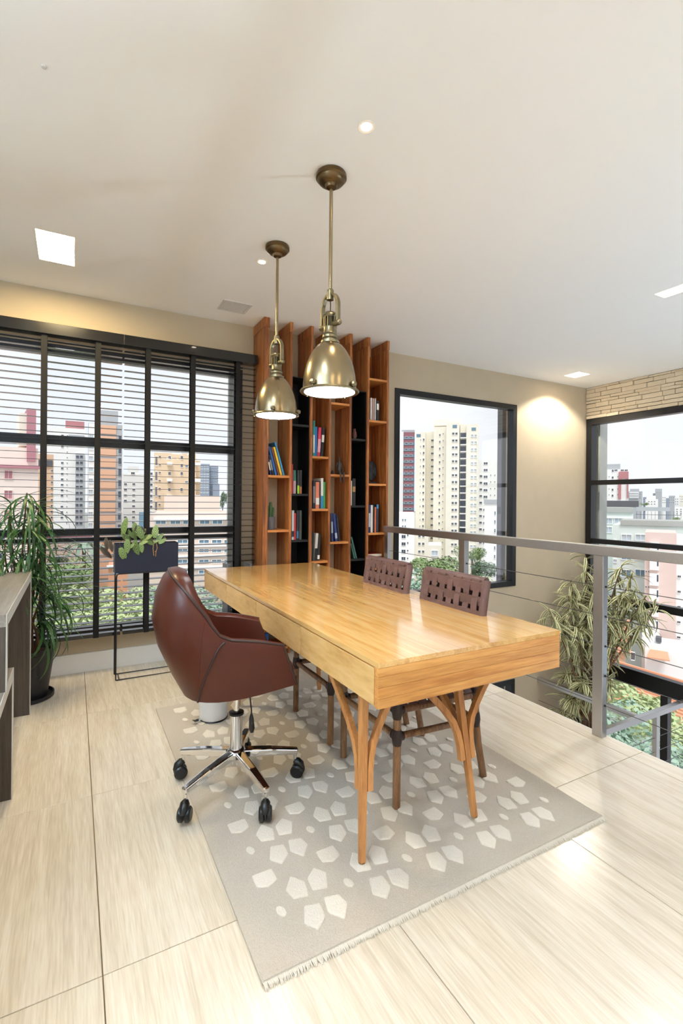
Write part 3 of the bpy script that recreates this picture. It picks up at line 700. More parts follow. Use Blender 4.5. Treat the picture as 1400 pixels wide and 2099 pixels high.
for i in range(nT):
    b, t = B[i], T[i]; c0 = V((.10, 0, 0)); od = V((b.x + t.x - .10, (b.y + t.y) * 1.0, 0)); od = od.normalized() if od.length > 0 else V((-1, 0, 0))
    tg = (T[min(i + 1, nT - 1)] - T[max(i - 1, 0)]); tg.z = 0; nrm = V((-tg.y, tg.x, 0)).normalized()
    if nrm.dot(t - V((.05, 0, 0))) < 0: nrm = -nrm
    col = []
    for v_ in (0, .18, .4, .62, .82, .95):
        p = b.lerp(t, v_) + nrm * (bb[i] * sin(pi * v_ ** 1.25) ** .8); col.append(p)
    th = .05 + .25 * bb[i]
    col.append(t + V((0, 0, .004)) - nrm * .008); col.append(t + V((0, 0, .007)) - nrm * th * .5)
    col.append(t - nrm * th + V((0, 0, -.006))); 
    zseat = .575
    ib = b.lerp(t, .25) - nrm * th * 1.1; ib.z = zseat
    it = col[-1]; col.append(it.lerp(ib, .35) + nrm * bb[i] * .3); col.append(it.lerp(ib, .7) + nrm * bb[i] * .3); col.append(ib)
    cols.append(col)
m = MB(); m.grid(cols)
nc = len(cols[0]); last = (nT - 1) * nc
m.f += [tuple(range(nc)), tuple(last + k for k in range(nc - 1, -1, -1))]; m.mi += [0, 0]
sh = m.obj('shell', 'leather', oc, smooth=50, loc=(0, 0, -ZR))
# underside pan and seat cushion
ol = [(p.x, p.y) for p in B]
m = MB().add([(x * .985, y * .985, p.z + .004) for (x, y), p in zip(ol, B)] + [(x, y, .572) for (x, y) in ol], [tuple(range(nT - 1, -1, -1)), tuple(range(nT, 2 * nT))] + [(i, (i + 1) % nT, nT + (i + 1) % nT, nT + i) for i in range(nT)])
m.obj('seat_pan', 'leather', oc, loc=(0, 0, -ZR))
cu = [(.235, -.17), (.245, 0), (.235, .17), (.20, .195), (0, .20), (-.13, .17), (-.18, .08), (-.19, 0), (-.18, -.08), (-.13, -.17), (0, -.20), (.20, -.195)]
m = MB(); R_ = []
for s, z in ((.96, .54), (1, .555), (1, .58), (.97, .597), (.85, .606), (.5, .61)): R_.append([(x * s, y * s, z - (.012 if x > .2 else 0)) for x, y in cu])
m.grid(R_, closed_u=True); m.f += [tuple(range(12))[::-1], tuple(60 + k for k in range(12))]; m.mi += [0, 0]
m.obj('seat_cushion', 'leather', oc, smooth=60, subd=1, loc=(0, 0, -ZR))
# piping along the rim, seams and arm fronts
MB().tube([c[5] + (c[6] - c[5]) * .8 for c in cols], .0055, 8).obj('piping', 'leather_dark', sh, smooth=60)
for s in (1, -1):
    i0 = 4 if s < 0 else nT - 5
    def at(u, r_):
        u = u if s < 0 else nT - 1 - u; i = min(int(u), nT - 2); return cols[i][r_].lerp(cols[i + 1][r_], u - i)
    path = [at(4.6, 5), at(5.15, 4), at(5.7, 3), at(6.25, 2), at(6.75, 1), at(7.1, 0)]
    MB().tube(crom(path, 14), .005, 8).obj('piping', 'leather_dark', sh, smooth=60)
    e = cols[0] if s < 0 else cols[-1]
    MB().tube([e[k] for k in (0, 1, 2, 3, 4, 5, 6)], .005, 8).obj('piping', 'leather_dark', sh, smooth=60)
    MB().tube([cols[(7 if s < 0 else nT - 8)][k] + V((-.0015, 0, 0)) for k in (0, 1, 2, 3, 4, 5)], .0012, 6).obj('stitching', 'leather', sh)
# lift column, lever, base, casters  (local z measured from the rug)
MB().cyl((0, 0, .30), (0, 0, .50), .0135, n=20).obj('lift_rod', 'chrome', oc, smooth=40)
MB().lathe([(0, .13), (.024, .13), (.027, .16), (.027, .33), (.03, .335), (.03, .342), (0, .342)], n=28).obj('lift_sleeve', 'chrome', oc, smooth=40)
MB().lathe([(.0275, .332), (.0335, .334), (.0335, .344), (.0275, .346)], n=28).obj('collar', 'black_plastic', oc, smooth=40)
MB().box(-.09, .09, -.06, .06, .470, .492).obj('tilt_plate', 'black_plastic', oc, bevel=.004)
lv = MB().tube([(.05, -.035, .47), (.052, -.045, .42), (.058, -.05, .36), (.058, -.05, .33)], .0035, 8).obj('lever', 'black_plastic', oc, smooth=40)
MB().tube([(.058, -.05, .345), (.058, -.05, .325), (.06, -.05, .28), (.06, -.05, .262)], [.005, .0105, .0135, .007], 12).obj('lever_grip', 'black_plastic', lv, smooth=50)
MB().lathe([(0, .105), (.022, .105), (.026, .125), (.04, .145), (.044, .165), (.036, .178), (.028, .182), (0, .182)], n=28).obj('hub', 'chrome', oc, smooth=40)
cw = MB().lathe([(0, -.012), (.024, -.012), (.0305, -.006), (.0305, .006), (.024, .012), (0, .012)], n=24); cw.v = [(p[0], p[2], p[1]) for p in cw.v]
cwm = cw.mesh('wheel', 'black_plastic', smooth=40)
a0 = math.atan2(1.902 - 2.17, .697 - .655) + R(7)
for k in range(5):
    a = a0 + 2 * pi * k / 5; d = V((cos(a), sin(a), 0)); q = V((-sin(a), cos(a), 0))
    sp = MB().tube([d * .03 + V((0, 0, .155)), d * .16 + V((0, 0, .142)), d * .288 + V((0, 0, .120))], [1.25, 1.05, .85], sq=(.036, .032)).obj('spoke', 'chrome', oc, bevel=.008, seg=3)
    MB().cyl(d * .276 + V((0, 0, .07)), d * .276 + V((0, 0, .122)), .009, n=14).obj('caster_stem', 'chrome', sp, smooth=40)
    ca = empty('caster', d * .276, None); ca.parent = oc
    ca.location = d * .276; fa = a + random.uniform(-.9, .9); ca.rotation_euler = (0, 0, fa)
    MB().tube([(-.004, 0, .078), (.008, 0, .072), (.026, 0, .06), (.036, 0, .04)], [.012, .02, .019, .012], 10).obj('caster_hood', 'black_plastic', ca, smooth=60)
    for s in (-1, 1): link('wheel', cwm, ca, loc=(.012, s * .0145, .0308))

# ------------------------------------------------------------------ woven leather chairs
def woven_chair(y0, label):
    cy = y0 + .2325
    ch = empty('woven_chair', (1.46, cy, ZR), label, 'chair', 'woven leather chairs on the far side of the desk')
    # local: faces -x; front legs x=-.245, rear legs x=+.255
    hw = .2325
    def S(mb, n, mt, **k): return mb.obj(n, mt, ch, **k)
    for s in (-1, 1):
        S(MB().tube([(-.245, s * hw, 0), (-.243, s * hw, .445)], .0172, 14), 'leg', 'rattan', smooth=50)
        S(MB().tube([(.258, s * hw, 0), (.222, s * hw, .17), (.205, s * hw, .30), (.203, s * hw, .44), (.228, s * hw * .985, .62), (.256, s * hw * .97, .80), (.272, s * hw * .96, .915)], .0172, 14), 'leg', 'rattan', smooth=50)
        S(MB().cyl((-.244, s * hw, .302), (.205, s * hw, .285), .0145, n=12), 'stretcher', 'rattan', smooth=50)
        S(MB().cyl((-.244, s * hw, .415), (.204, s * hw, .400), .0165, n=12), 'seat_rail', 'rattan', smooth=50)
        for x, z in ((-.244, .30), (.205, .286), (-.244, .412), (.204, .402)):
            w_ = MB().tube([(x, s * hw, z - .034), (x, s * hw, z - .018), (x, s * hw, z), (x, s * hw, z + .018), (x, s * hw, z + .034)], [.0185, .0215, .0235, .0215, .0185], 12)
            for dr in (1,): w_.tube([(x + (.03 if x < 0 else -.03), s * hw, z), (x, s * hw, z)], [.0185, .021], 12)
            w_.tube([(x, s * (hw - .03), z), (x, s * hw, z)], [.0185, .021], 12)
            S(w_, 'leather_binding', 'leather_wrap', smooth=60)
    for x, z, r in ((-.244, .302, .0145), (.205, .285, .0145), (-.244, .415, .0165), (.204, .400, .0165)):
        S(MB().cyl((x, -hw, z), (x, hw, z), r, n=12), 'crossbar', 'rattan', smooth=50)
    S(MB().cyl((.272, -hw * .96, .905), (.272, hw * .96, .905), .0172, n=14), 'top_rail', 'rattan', smooth=50)
    # seat: flat woven leather straps
    for k in range(8):
        y = -hw + .035 + k * (2 * hw - .07) / 7
        pts = [(-.262, y, .412), (-.255, y, .438)] + [(-.235 + i * .048, y, .441 + (.003 if (i + k) % 2 else -.003)) for i in range(9)] + [(.19, y, .435)]
        S(MB().tube(pts, 1, sq=(.045, .003)), 'seat_strap', 'leather_strap')
    for k in range(8):
        x = -.215 + k * .052
        pts = [(x, -hw - .012, .42), (x, -hw + .004, .438)] + [(x, -hw + .035 + i * (2 * hw - .07) / 7, .441 + (-.003 if (i + k) % 2 == 0 else .003)) for i in range(8)] + [(x, hw - .004, .438), (x, hw + .012, .42)]
        S(MB().tube(pts, 1, sq=(.042, .003)), 'seat_strap', 'leather_strap')
    # back: woven straps around the frame, both faces
    bx = lambda z: .228 + (z - .62) * .16
    nv, nh = 7, 5; wv = (2 * hw * .965 - .02) / nv; zt, zb_ = .936, .60; hh = (zt - zb_ - .01) / nh
    for face in (-1, 1):
        for k in range(nv):
            y = -hw * .96 + .012 + wv * (k + .5); pts = []
            for i in range(nh * 2 + 1):
                z = zb_ + (zt - zb_ - .012) * i / (nh * 2); r_ = i // 2
                pts.append((bx(z) + face * (.0165 + (.0035 if (r_ + k) % 2 else .0)), y, z))
            pts += [(bx(zt) + face * .013, y, zt - .004), (bx(zt) + face * .004, y, zt + .001)]
            S(MB().tube(pts, 1, sq=(wv * .64, .0028)), 'back_strap', 'leather_strap')
        for k in range(nh):
            z = zb_ + hh * (k + .5); pts = [(bx(z) + face * .004, -hw * .965 - .019, z), (bx(z) + face * .014, -hw * .965 - .010, z)]
            for i in range(nv): pts.append((bx(z) + face * (.0165 + (.0035 if (i + k) % 2 == 0 else .0)), -hw * .96 + .012 + wv * (i + .5), z))
            pts += [(bx(z) + face * .014, hw * .965 + .010, z), (bx(z) + face * .004, hw * .965 + .019, z)]
            S(MB().tube(pts, 1, sq=(.0028, hh * .68)), 'back_strap', 'leather_strap')
    for s in (-1, 1):
        S(MB().tube([(bx(z), s * hw * .967, z) for z in (zb_ - .02, .70, .80, .90, zt - .008)], .0205, 12), 'leather_edge', 'leather_strap', smooth=60)
    S(MB().tube([(bx(zt) , -hw * .96, zt - .013), (bx(zt), 0, zt - .012), (bx(zt), hw * .96, zt - .013)], .0195, 12), 'leather_edge', 'leather_strap', smooth=60)
    return ch
woven_chair(1.708, 'woven brown leather chair nearest the viewer, tucked under the desk')
woven_chair(2.318, 'woven brown leather chair farther along, nearer the bookcase')

# ------------------------------------------------------------------ dark rack behind the desk, blue box
rk = empty('side_rack', (1.18, 3.98, 0), 'dark slim rack half hidden between desk end and blinds', 'rack')
for x in (1.085, 1.265):
    sub(MB().box(x, x + .02, 3.86, 4.02, .0005, .79), 'side_panel', 'granite_dark', rk, bevel=.001)
for z in (.08, .45): sub(MB().box(1.105, 1.265, 3.87, 4.01, z, z + .02), 'shelf', 'granite_dark', rk)
mat('blue_plastic', (36, 96, 180), .4)
p = ony(545, 1298, 3.34); bxo = empty('storage_box', (p.x, 3.34, .0005), 'blue upright box under the desk', 'box')
MB().box(-.012, .012, -.02, .02, 0, p.z - .01).obj('body', 'blue_plastic', bxo, bevel=.003); MB().box(-.0145, .0145, -.022, .022, p.z - .02, p.z).obj('lid', 'blue_plastic', bxo, bevel=.003)

# ------------------------------------------------------------------ white pedal bin
bn = empty('pedal_bin', (.742, 2.925, ZR), 'small ribbed white pedal bin under the chair', 'bin')
N_ = 72; rows = []
for z, rr_ in ((.008, .078), (.012, .081), (.035, .0815), (.04, .081), (.23, .084), (.235, .0855), (.25, .0855)):
    rows.append([((rr_ + (.0014 * (1 if k % 2 else -1) if .038 < z < .232 else 0)) * cos(2 * pi * k / N_), (rr_ + (.0014 * (1 if k % 2 else -1) if .038 < z < .232 else 0)) * sin(2 * pi * k / N_), z) for k in range(N_)])
m = MB().grid(rows, closed_u=True); m.f.append(tuple(range(N_))[::-1]); m.mi.append(0); m.obj('body', 'bin_white', bn, smooth=50)
MB().lathe([(0, .251), (.087, .251), (.087, .258), (.07, .272), (.03, .28), (0, .281)], n=40).obj('lid', 'bin_white', bn, smooth=40)
MB().lathe([(0, 0), (.080, 0), (.083, .004), (.080, .009), (0, .009)], n=40).obj('base_ring', 'black_plastic', bn, smooth=40)
MB().tube([(-.075, -.02, .016), (-.105, -.03, .014), (-.125, -.036, .018)], [1, 1.2, 1.4], sq=(.026, .004)).obj('pedal', 'chrome', bn)

# ------------------------------------------------------------------ consoles on the left
c1 = empty('console_table', (-.5, 2.9, 0), 'tall dark wood console with pale edges at the left border', 'console')
sub(MB().box(-.78, -.2265, 2.275, 3.54, .818, .865), 'top', 'console_top', c1)
sub(MB().box(-.226, -.223, 2.275, 3.54, .818, .865), 'edge_band', 'edge_band', c1)
sub(MB().box(-.78, -.2265, 3.50, 3.54, .0005, .8175), 'leg_panel', 'console_wood', c1)
sub(MB().box(-.78, -.2265, 2.275, 2.315, .5655, .8175), 'leg_panel', 'console_wood', c1)
sub(MB().box(-.2262, -.2232, 3.4985, 3.5405, .0005, .8175), 'edge_band', 'edge_band', c1)
sub(MB().box(-.2262, -.2232, 2.2745, 2.3155, .5655, .8175), 'edge_band', 'edge_band', c1)
c2 = empty('low_console', (-.5, 1.9, 0), 'lower dark wood console standing under the taller one', 'console')
sub(MB().box(-.78, -.2305, 1.25, 2.595, .518, .565), 'top', 'console_top', c2)
sub(MB().box(-.2303, -.2273, 1.25, 2.595, .518, .565), 'edge_band', 'edge_band', c2)
for y in (1.25, 2.555):
    sub(MB().box(-.78, -.2305, y, y + .04, .0005, .5175), 'leg_panel', 'console_wood', c2)
    sub(MB().box(-.2303, -.2273, y - .0005, y + .0405, .0005, .5175), 'edge_band', 'edge_band', c2)

# ------------------------------------------------------------------ pendant lamps
def pendant(x, y, rz, label, ka):
    r = empty('pendant_lamp', (x, y, ZC), label, 'pendant lamp', 'brass pendant lamps over the desk', rz=rz)
    Z = lambda z: z - ZC
    L_ = lambda pr, n, mt, k=40: MB().lathe([(a, Z(b)) for a, b in pr], n=k).obj(n, mt, r, smooth=35)
    L_([(0, ZC - .0005), (.068, ZC - .0005), (.072, ZC - .008), (.072, ZC - .022), (.066, ZC - .026), (.064, ZC - .032), (.055, ZC - .042), (.04, ZC - .048), (.030, ZC - .052), (.024, ZC - .064), (.012, ZC - .068), (0, ZC - .068)], 'canopy', 'canopy_brass')
    MB().cyl((0, 0, Z(ZC - .066)), (0, 0, Z(2.275)), .0085, n=16).obj('rod', 'brass', r, smooth=40)
    L_([(0, 2.255), (.016, 2.255), (.0165, 2.262), (.0165, 2.30), (.012, 2.306), (0, 2.306)], 'rod_socket', 'dark_brass', 20)
    # yoke
    pts = [(-.054, 0, Z(2.135)), (-.054, 0, Z(2.22))] + [(-.054 * cos(t), 0, Z(2.22) + .062 * sin(t)) for t in [pi * k / 14 for k in range(1, 14)]] + [(.054, 0, Z(2.22)), (.054, 0, Z(2.135))]
    MB().tube(pts, 1, sq=(.022, .013)).obj('yoke', 'dark_brass', r, bevel=.003)
    for s in (-1, 1):
        MB().tube([(s * .026, 0, Z(2.137)), (s * .059, 0, Z(2.137)), (s * .062, 0, Z(2.137)), (s * .070, 0, Z(2.137)), (s * .074, 0, Z(2.137))], [.012, .0135, .0135, .011, .004], 16).obj('pivot_bolt', 'dark_brass', r, smooth=50)
    MB().tube([(0, 0, Z(2.26)), (.002, 0, Z(2.23)), (0, 0, Z(2.195))], .0022, 6).obj('wire', 'black_plastic', r)
    nk = L_([(0, 2.20), (.010, 2.20), (.024, 2.196), (.034, 2.186), (.036, 2.180), (.033, 2.176), (.031, 2.172), (0, 2.172)], 'socket_cap', 'dark_brass')
    L_([(0, 2.173), (.0245, 2.173), (.0245, 2.112), (0, 2.112)], 'socket_core', 'black_plastic', 20)
    for k in range(12):
        a = 2 * pi * k / 12; MB().tube([(.0275 * cos(a), .0275 * sin(a), Z(2.174)), (.0275 * cos(a), .0275 * sin(a), Z(2.122))], 1, sq=(.0085, .006)).obj('cage_bar', 'dark_brass', nk, rot=None)
    L_([(.0, 2.126), (.031, 2.126), (.031, 2.100), (.033, 2.096), (.030, 2.092), (.037, 2.086), (.037, 2.076), (.031, 2.070), (.031, 2.064), (.045, 2.060), (.045, 2.050), (0, 2.050)], 'neck', 'dark_brass')
    pf = [(.040, 2.052), (.058, 2.040), (.078, 2.016), (.096, 1.985), (.110, 1.948), (.120, 1.905), (.1245, 1.865), (.1255, 1.830)]
    prof = pf + [(a - .0025, b - .001) for a, b in pf[::-1]]
    m = MB().lathe([(a, Z(b)) for a, b in prof], n=56, close=False); m.obj('shade', 'brass', r, smooth=40)
    rim = [(.119, 1.822), (.136, 1.820), (.139, 1.825), (.136, 1.831), (.119, 1.831), (.119, 1.822)]
    MB().lathe([(a, Z(b)) for a, b in rim], n=56, close=False).obj('rim', 'dark_brass', r, smooth=40)
    MB().lathe([(0, Z(1.821)), (.118, Z(1.821)), (.118, Z(1.826)), (0, Z(1.826))], n=48).obj('diffuser', 'lamp_white', r, smooth=40)
    for k in range(4):
        a = 2 * pi * k / 4 + ka; c = V((cos(a) * .133, sin(a) * .133, 0))
        kn = MB().lathe([(0, 1.818 - ZC), (.004, 1.818 - ZC), (.004, 1.834 - ZC), (.012, 1.836 - ZC), (.0155, 1.845 - ZC), (.013, 1.856 - ZC), (.005, 1.859 - ZC), (0, 1.859 - ZC)], (c.x, c.y, 0), n=10)
        kn.obj('clamp_knob', 'dark_brass', r, smooth=20)
    return r
pendant(1.047, 2.036, R(-76), 'nearer brass dome pendant lamp hanging over the desk', R(76 - 29 - 45 + 12))
pendant(1.065, 2.772, R(-76), 'farther brass dome pendant lamp in front of the blinds', R(76 - 29))

# ------------------------------------------------------------------ planter on a wire stand
leafmat('calathea', (22, 50, 20), (170, 200, 124), .42, .62, stripes=34, rnd=.12)
leafmat('calathea_dark', (58, 46, 36), (98, 84, 50), .2, .6)
mat('stem_brown', (120, 86, 56), .7); mat('stem_tan', (196, 150, 96), .7)
px0, px1, py0, py1 = .262, .700, 3.855, 4.005
pz0, pz1 = ony(300, 1172, py0).z, ony(300, 1114, py0).z
st = empty('plant_stand', ((px0 + px1) / 2, 3.93, 0), 'thin black wire stand carrying the navy planter', 'stand')
for y in (py0 + .006, py1 - .006):
    a, b = px0 + .012, px1 - .010
    sub(MB().tube([(a, y, .006), (a, y, pz0 - .03), (a + .003, y, pz0 - .012), (a + .016, y, pz0 - .005), (b - .016, y, pz0 - .005), (b - .003, y, pz0 - .012), (b, y, pz0 - .03), (b, y, .006), (a, y, .006)], .0048, 8), 'wire_frame', 'black_frame', st, smooth=50)
for x in (px0 + .035, px1 - .035):
    sub(MB().cyl((x, py0 + .006, .006), (x, py1 - .006, .006), .0045, n=8), 'cross_wire', 'black_frame', st)
    sub(MB().cyl((x, py0 + .006, pz0 - .005), (x, py1 - .006, pz0 - .005), .0045, n=8), 'cross_wire', 'black_frame', st)
pb_ = empty('box_planter', ((px0 + px1) / 2, (py0 + py1) / 2, pz0), 'navy metal box planter with striped prayer plant by the window', 'planter')
m = slab(px0, px1, py0, py1, [(px0 + .004, px1 - .004, py0 + .004, py1 - .004)], lambda u, v, w_: (u, v, w_), pz0, pz1); m.box(px0 + .002, px1 - .002, py0 + .002, py1 - .002, pz0, pz0 + .004)
sub(m, 'box', 'navy_metal', pb_)
sub(MB().box(px0 + .005, px1 - .005, py0 + .005, py1 - .005, pz0 + .005, pz1 - .012), 'soil', 'soil', pb_)
def leaf_at(me, base, d, nrm, sc, par, name='leaf'):
    d = V(d).normalized(); nrm = V(nrm); y = nrm.cross(d).normalized(); n2 = d.cross(y)
    M = Matrix((d, y, n2)).transposed().to_4x4()
    o = bpy.data.objects.new(name, me); COL.objects.link(o); o.parent = par
    o.matrix_local = Matrix.Translation(V(base) - V(par.location)) @ M @ Matrix.Diagonal((sc, sc, sc, 1)); return o
CL = [leaf_mesh('leaf', 'calathea', 1, .46, dr, 8, .25, .1) for dr in (.3, .7)]; CLD = leaf_mesh('leaf', 'calathea_dark', 1, .34, .4, 8, .4, .1)
z6 = lambda x, y: (180 + x / 6.364, 1040 + y / 6.364)
LV = [(470, 350, 485, 185), (560, 430, 455, 365), (520, 415, 512, 555), (620, 430, 626, 588), (692, 455, 702, 560), (610, 400, 540, 335), (645, 375, 612, 240), (690, 380, 735, 300), (715, 410, 665, 280), (700, 450, 805, 358), (765, 430, 838, 478), (872, 400, 884, 268), (900, 440, 962, 362), (925, 470, 1000, 420), (850, 440, 795, 395), (425, 525, 475, 660), (640, 430, 590, 350), (560, 380, 520, 310), (780, 440, 700, 470), (860, 470, 905, 430), (600, 470, 560, 520)]
lr = random.Random(9)
for i, (a, b, c, d) in enumerate(LV):
    y = py0 + lr.uniform(0, .07) if max(b, d) < 462 else py0 - lr.uniform(.012, .025); A = ony(*z6(a, b), y); B_ = ony(*z6(c, d), y - .01); L_ = (B_ - A).length
    leaf_at(CL[i % 2], A, B_ - A, -FW * .9 + UP * lr.uniform(-.1, .5) + RT * lr.uniform(-.4, .4), L_ * 1.35, pb_)
    base = V((min(max(A.x, px0 + .03), px1 - .03), py0 + .06, pz1 - .015))
    sub(MB().tube(bez(base, base + V((0, 0, .05)), A + V((0, .01, -.005)), A, 6), .0016, 5), 'stalk', 'stem_brown', pb_)
for a, b, c, d in ((165, 520, 290, 645), (235, 400, 250, 540), (285, 430, 315, 560), (640, 240, 615, 300), (690, 250, 750, 320), (1000, 380, 1005, 440)):
    A = ony(*z6(a, b), py0 + .02); B_ = ony(*z6(c, d), py0); leaf_at(CLD, A, B_ - A, -FW + RT * .5, (B_ - A).length * 1.2, pb_)
A = ony(*z6(250, 462), py0 + .03)
sub(MB().tube(bez((px0 + .14, py0 + .06, pz1 - .012), (px0 + .1, py0 + .06, pz1 + .03), A + V((.06, 0, .01)), A, 8), [.005] * 4 + [.004] * 5, 6), 'stem', 'stem_brown', pb_)
for a, b, c, d in ((250, 462, 230, 400), (250, 462, 170, 520), (300, 455, 285, 430)):
    sub(MB().tube([ony(*z6(a, b), py0 + .03), ony(*z6((a + c) / 2, min(b, d) - 8), py0 + .025), ony(*z6(c, d), py0 + .02)], .0014, 5), 'stalk', 'stem_brown', pb_)
for q in ([(858, 470), (850, 540), (860, 630)], [(895, 470), (905, 530), (890, 575), (885, 640)], [(890, 575), (875, 578)]):
    sub(MB().tube([ony(*z6(*k), py0 - .006) for k in q], .0022, 5), 'dry_shoot', 'stem_tan', pb_)

# ------------------------------------------------------------------ tall potted plant on the left
leafmat('strap_leaf', (40, 78, 34), (66, 110, 52), .1, .5, rnd=.4)
PX, PY = -.262, 3.80
pp = empty('potted_plant', (PX, PY, 0), 'tall plant with long drooping green leaves in a black pot', 'plant')
MB().lathe([(0, .0005), (.15, .0005), (.158, .008), (.158, .028), (.152, .028), (.148, .01), (0, .01)], n=40).obj('saucer', 'pot_black', pp, smooth=40)
MB().lathe([(0, .011), (.118, .011), (.158, .30), (.168, .305), (.172, .325), (.168, .332), (.160, .33), (.156, .31), (.152, .285), (0, .285)], n=44).obj('pot', 'pot_black', pp, smooth=40)
MB().lathe([(0, .286), (.08, .296), (.151, .288), (.151, .286), (0, .286)], n=30).obj('soil', 'soil', pp, smooth=40)
def sticker(px_a, px_b, py_a, py_b):
    m = MB(); rows = []
    for k in range(7):
        x = px_a + (px_b - px_a) * k / 6; col = []
        for y in (py_a, py_b):
            rr2 = ray(x, y); # hit the tapered pot
            t = 3.4
            for _ in range(300):
                q = CAM + rr2 * t; rad = .118 + (q.z - .011) / .289 * .04 + .0012
                if math.hypot(q.x - PX, q.y - PY) <= rad: break
                t += .002
            col.append((q.x - PX, q.y - PY, q.z))
        rows.append(col)
    m.grid(rows).obj('label_sticker', 'paper', pp)
sticker(64, 81, 1380, 1397); sticker(100, 107, 1378, 1394)
SL = [leaf_mesh('leaf', 'strap_leaf', 1, .030 + .006 * k, 1.2 + .45 * k, 10, .3, .35) for k in range(4)]
lr = random.Random(21)
heads = [(22, 1030, .02), (60, 1085, -.08), (78, 1040, .0), (10, 1110, -.1), (45, 1130, -.12), (85, 1120, -.02), (30, 1180, -.1), (88, 1190, -.06), (75, 1245, -.05), (55, 1010, -.02)]
for i, (hx, hy, dy) in enumerate(heads):
    hp = ony(hx, hy, PY - .06 + dy); b0 = V((PX + lr.uniform(-.05, .07), PY + lr.uniform(-.05, .03), .285))
    sub(MB().tube(bez(b0, b0 + V((0, 0, .35)), hp - V((lr.uniform(-.05, .05), 0, .3)), hp, 10), [.010 - .0006 * k for k in range(11)], 7), 'stem', 'stem_brown', pp, smooth=60)
    for k in range(29):
        az = lr.uniform(R(150), R(395)) if hy < 1150 else lr.uniform(R(290), R(385)); el = lr.uniform(-.6, .95)
        d = V((cos(az) * cos(el), sin(az) * cos(el), sin(el)))
        L_ = lr.uniform(.20, .42)
        leaf_at(SL[lr.randrange(4)], hp - V((0, 0, lr.uniform(0, .16))), d, UP + d * -.2 + V((lr.uniform(-.3, .3), lr.uniform(-.3, .3), 0)), L_, pp)

# ------------------------------------------------------------------ variegated plant in the void
leafmat('variegated', (106, 124, 74), (246, 240, 196), .14, .32, rnd=.15)
mat('bark', (126, 98, 74), .85, var=.2, scale=40)
vp_b = onz(1203, 1484, -1.42); vp_b.z = ZLAND
vp = empty('variegated_plant', vp_b, 'variegated cream and green corner plant beyond the railing', 'plant')
MB().lathe([(0, .0005), (.16, .0005), (.20, .50), (.21, .505), (.21, .535), (.198, .535), (.192, .50), (0, .50)], n=36).obj('pot', 'pot_black', vp, smooth=40)
VL = [leaf_mesh('leaf', 'variegated', 1, .10 + .02 * k, .5 + .5 * k, 6, .3, .3) for k in range(3)]
vh = [(1125, 1248, 1), (1150, 1262, 1), (1180, 1285, 1), (1200, 1140, 0), (1170, 1190, 0), (1165, 1222, 1), (1230, 1150, 0), (1275, 1158, 0), (1295, 1180, 0), (1305, 1205, 1), (1322, 1226, 0), (1350, 1240, 0), (1285, 1228, 1), (1262, 1238, 0), (1265, 1305, 1), (1255, 1330, 0), (1185, 1340, 1), (1200, 1300, 1), (1160, 1380, 1), (1195, 1400, 1), (1165, 1435, 1), (1215, 1420, 0), (1252, 1392, 1), (1225, 1200, 1), (1205, 1250, 1), (1148, 1465, 0), (1240, 1265, 1)]
lr = random.Random(4); stuff = MB(); cnt = 0
for i, (hx, hy, big) in enumerate(vh):
    fxx = .4807 + .877 * (hx - 700) / 1001; fyy = .877 - .4807 * (hx - 700) / 1001
    d = min(5.95 + lr.uniform(-.25, .15), 5.76 / fxx, 3.98 / fyy); hp = ond(hx, hy, d)
    b0 = vp_b + V((lr.uniform(-.06, .06), lr.uniform(-.06, .06), .49)); mid = b0.lerp(hp, .55) + V((lr.uniform(-.08, .08), lr.uniform(-.06, .06), .22))
    pth = bez(b0, b0 + V((0, 0, .35)), mid, hp, 10); sub(MB().tube(pth, [.018 - .0012 * k for k in range(11)], 7), 'stem', 'bark', vp, smooth=60)
    for k in range(44):
        az = lr.uniform(0, 2 * pi); el = lr.uniform(-.9, .8); dd = V((cos(az) * cos(el), sin(az) * cos(el), sin(el)))
        L_ = lr.uniform(.19, .30); tq = lr.uniform(.72, 1) if k else 1; iq = min(int(tq * 10), 9); bs = pth[iq].lerp(pth[iq + 1], tq * 10 - iq)
        tip = bs + dd * L_
        if tip.y > 4.12 or tip.x > 5.98: dd = V((-abs(dd.x), -abs(dd.y), dd.z))
        if k < 11: leaf_at(VL[lr.randrange(3)], bs, dd, UP + V((lr.uniform(-.5, .5), lr.uniform(-.5, .5), 0)), L_, vp); cnt += 1
        else:
            me = VL[lr.randrange(3)]; dn = dd.normalized(); y = (UP + V((lr.uniform(-.5, .5), lr.uniform(-.5, .5), 0))).cross(dn).normalized(); n2 = dn.cross(y)
            stuff.v += [tuple(bs + (dn * q.co.x + y * q.co.y + n2 * q.co.z) * L_) for q in me.vertices]; o0 = len(stuff.v) - len(me.vertices)
            stuff.f += [tuple(o0 + j for j in p_.vertices) for p_ in me.polygons]; stuff.mi += [0] * len(me.polygons)
me = stuff.mesh('foliage', 'variegated'); ul = me.uv_layers.new(name='UVMap'); nv_ = len(VL[0].vertices)
for lp in me.loops:
    j = lp.vertex_index % nv_; ul.data[lp.index].uv = ((j % 3) / 2, (j // 3) / 6)
fo = link('foliage', me, vp, loc=-vp_b); fo['kind'] = 'stuff'

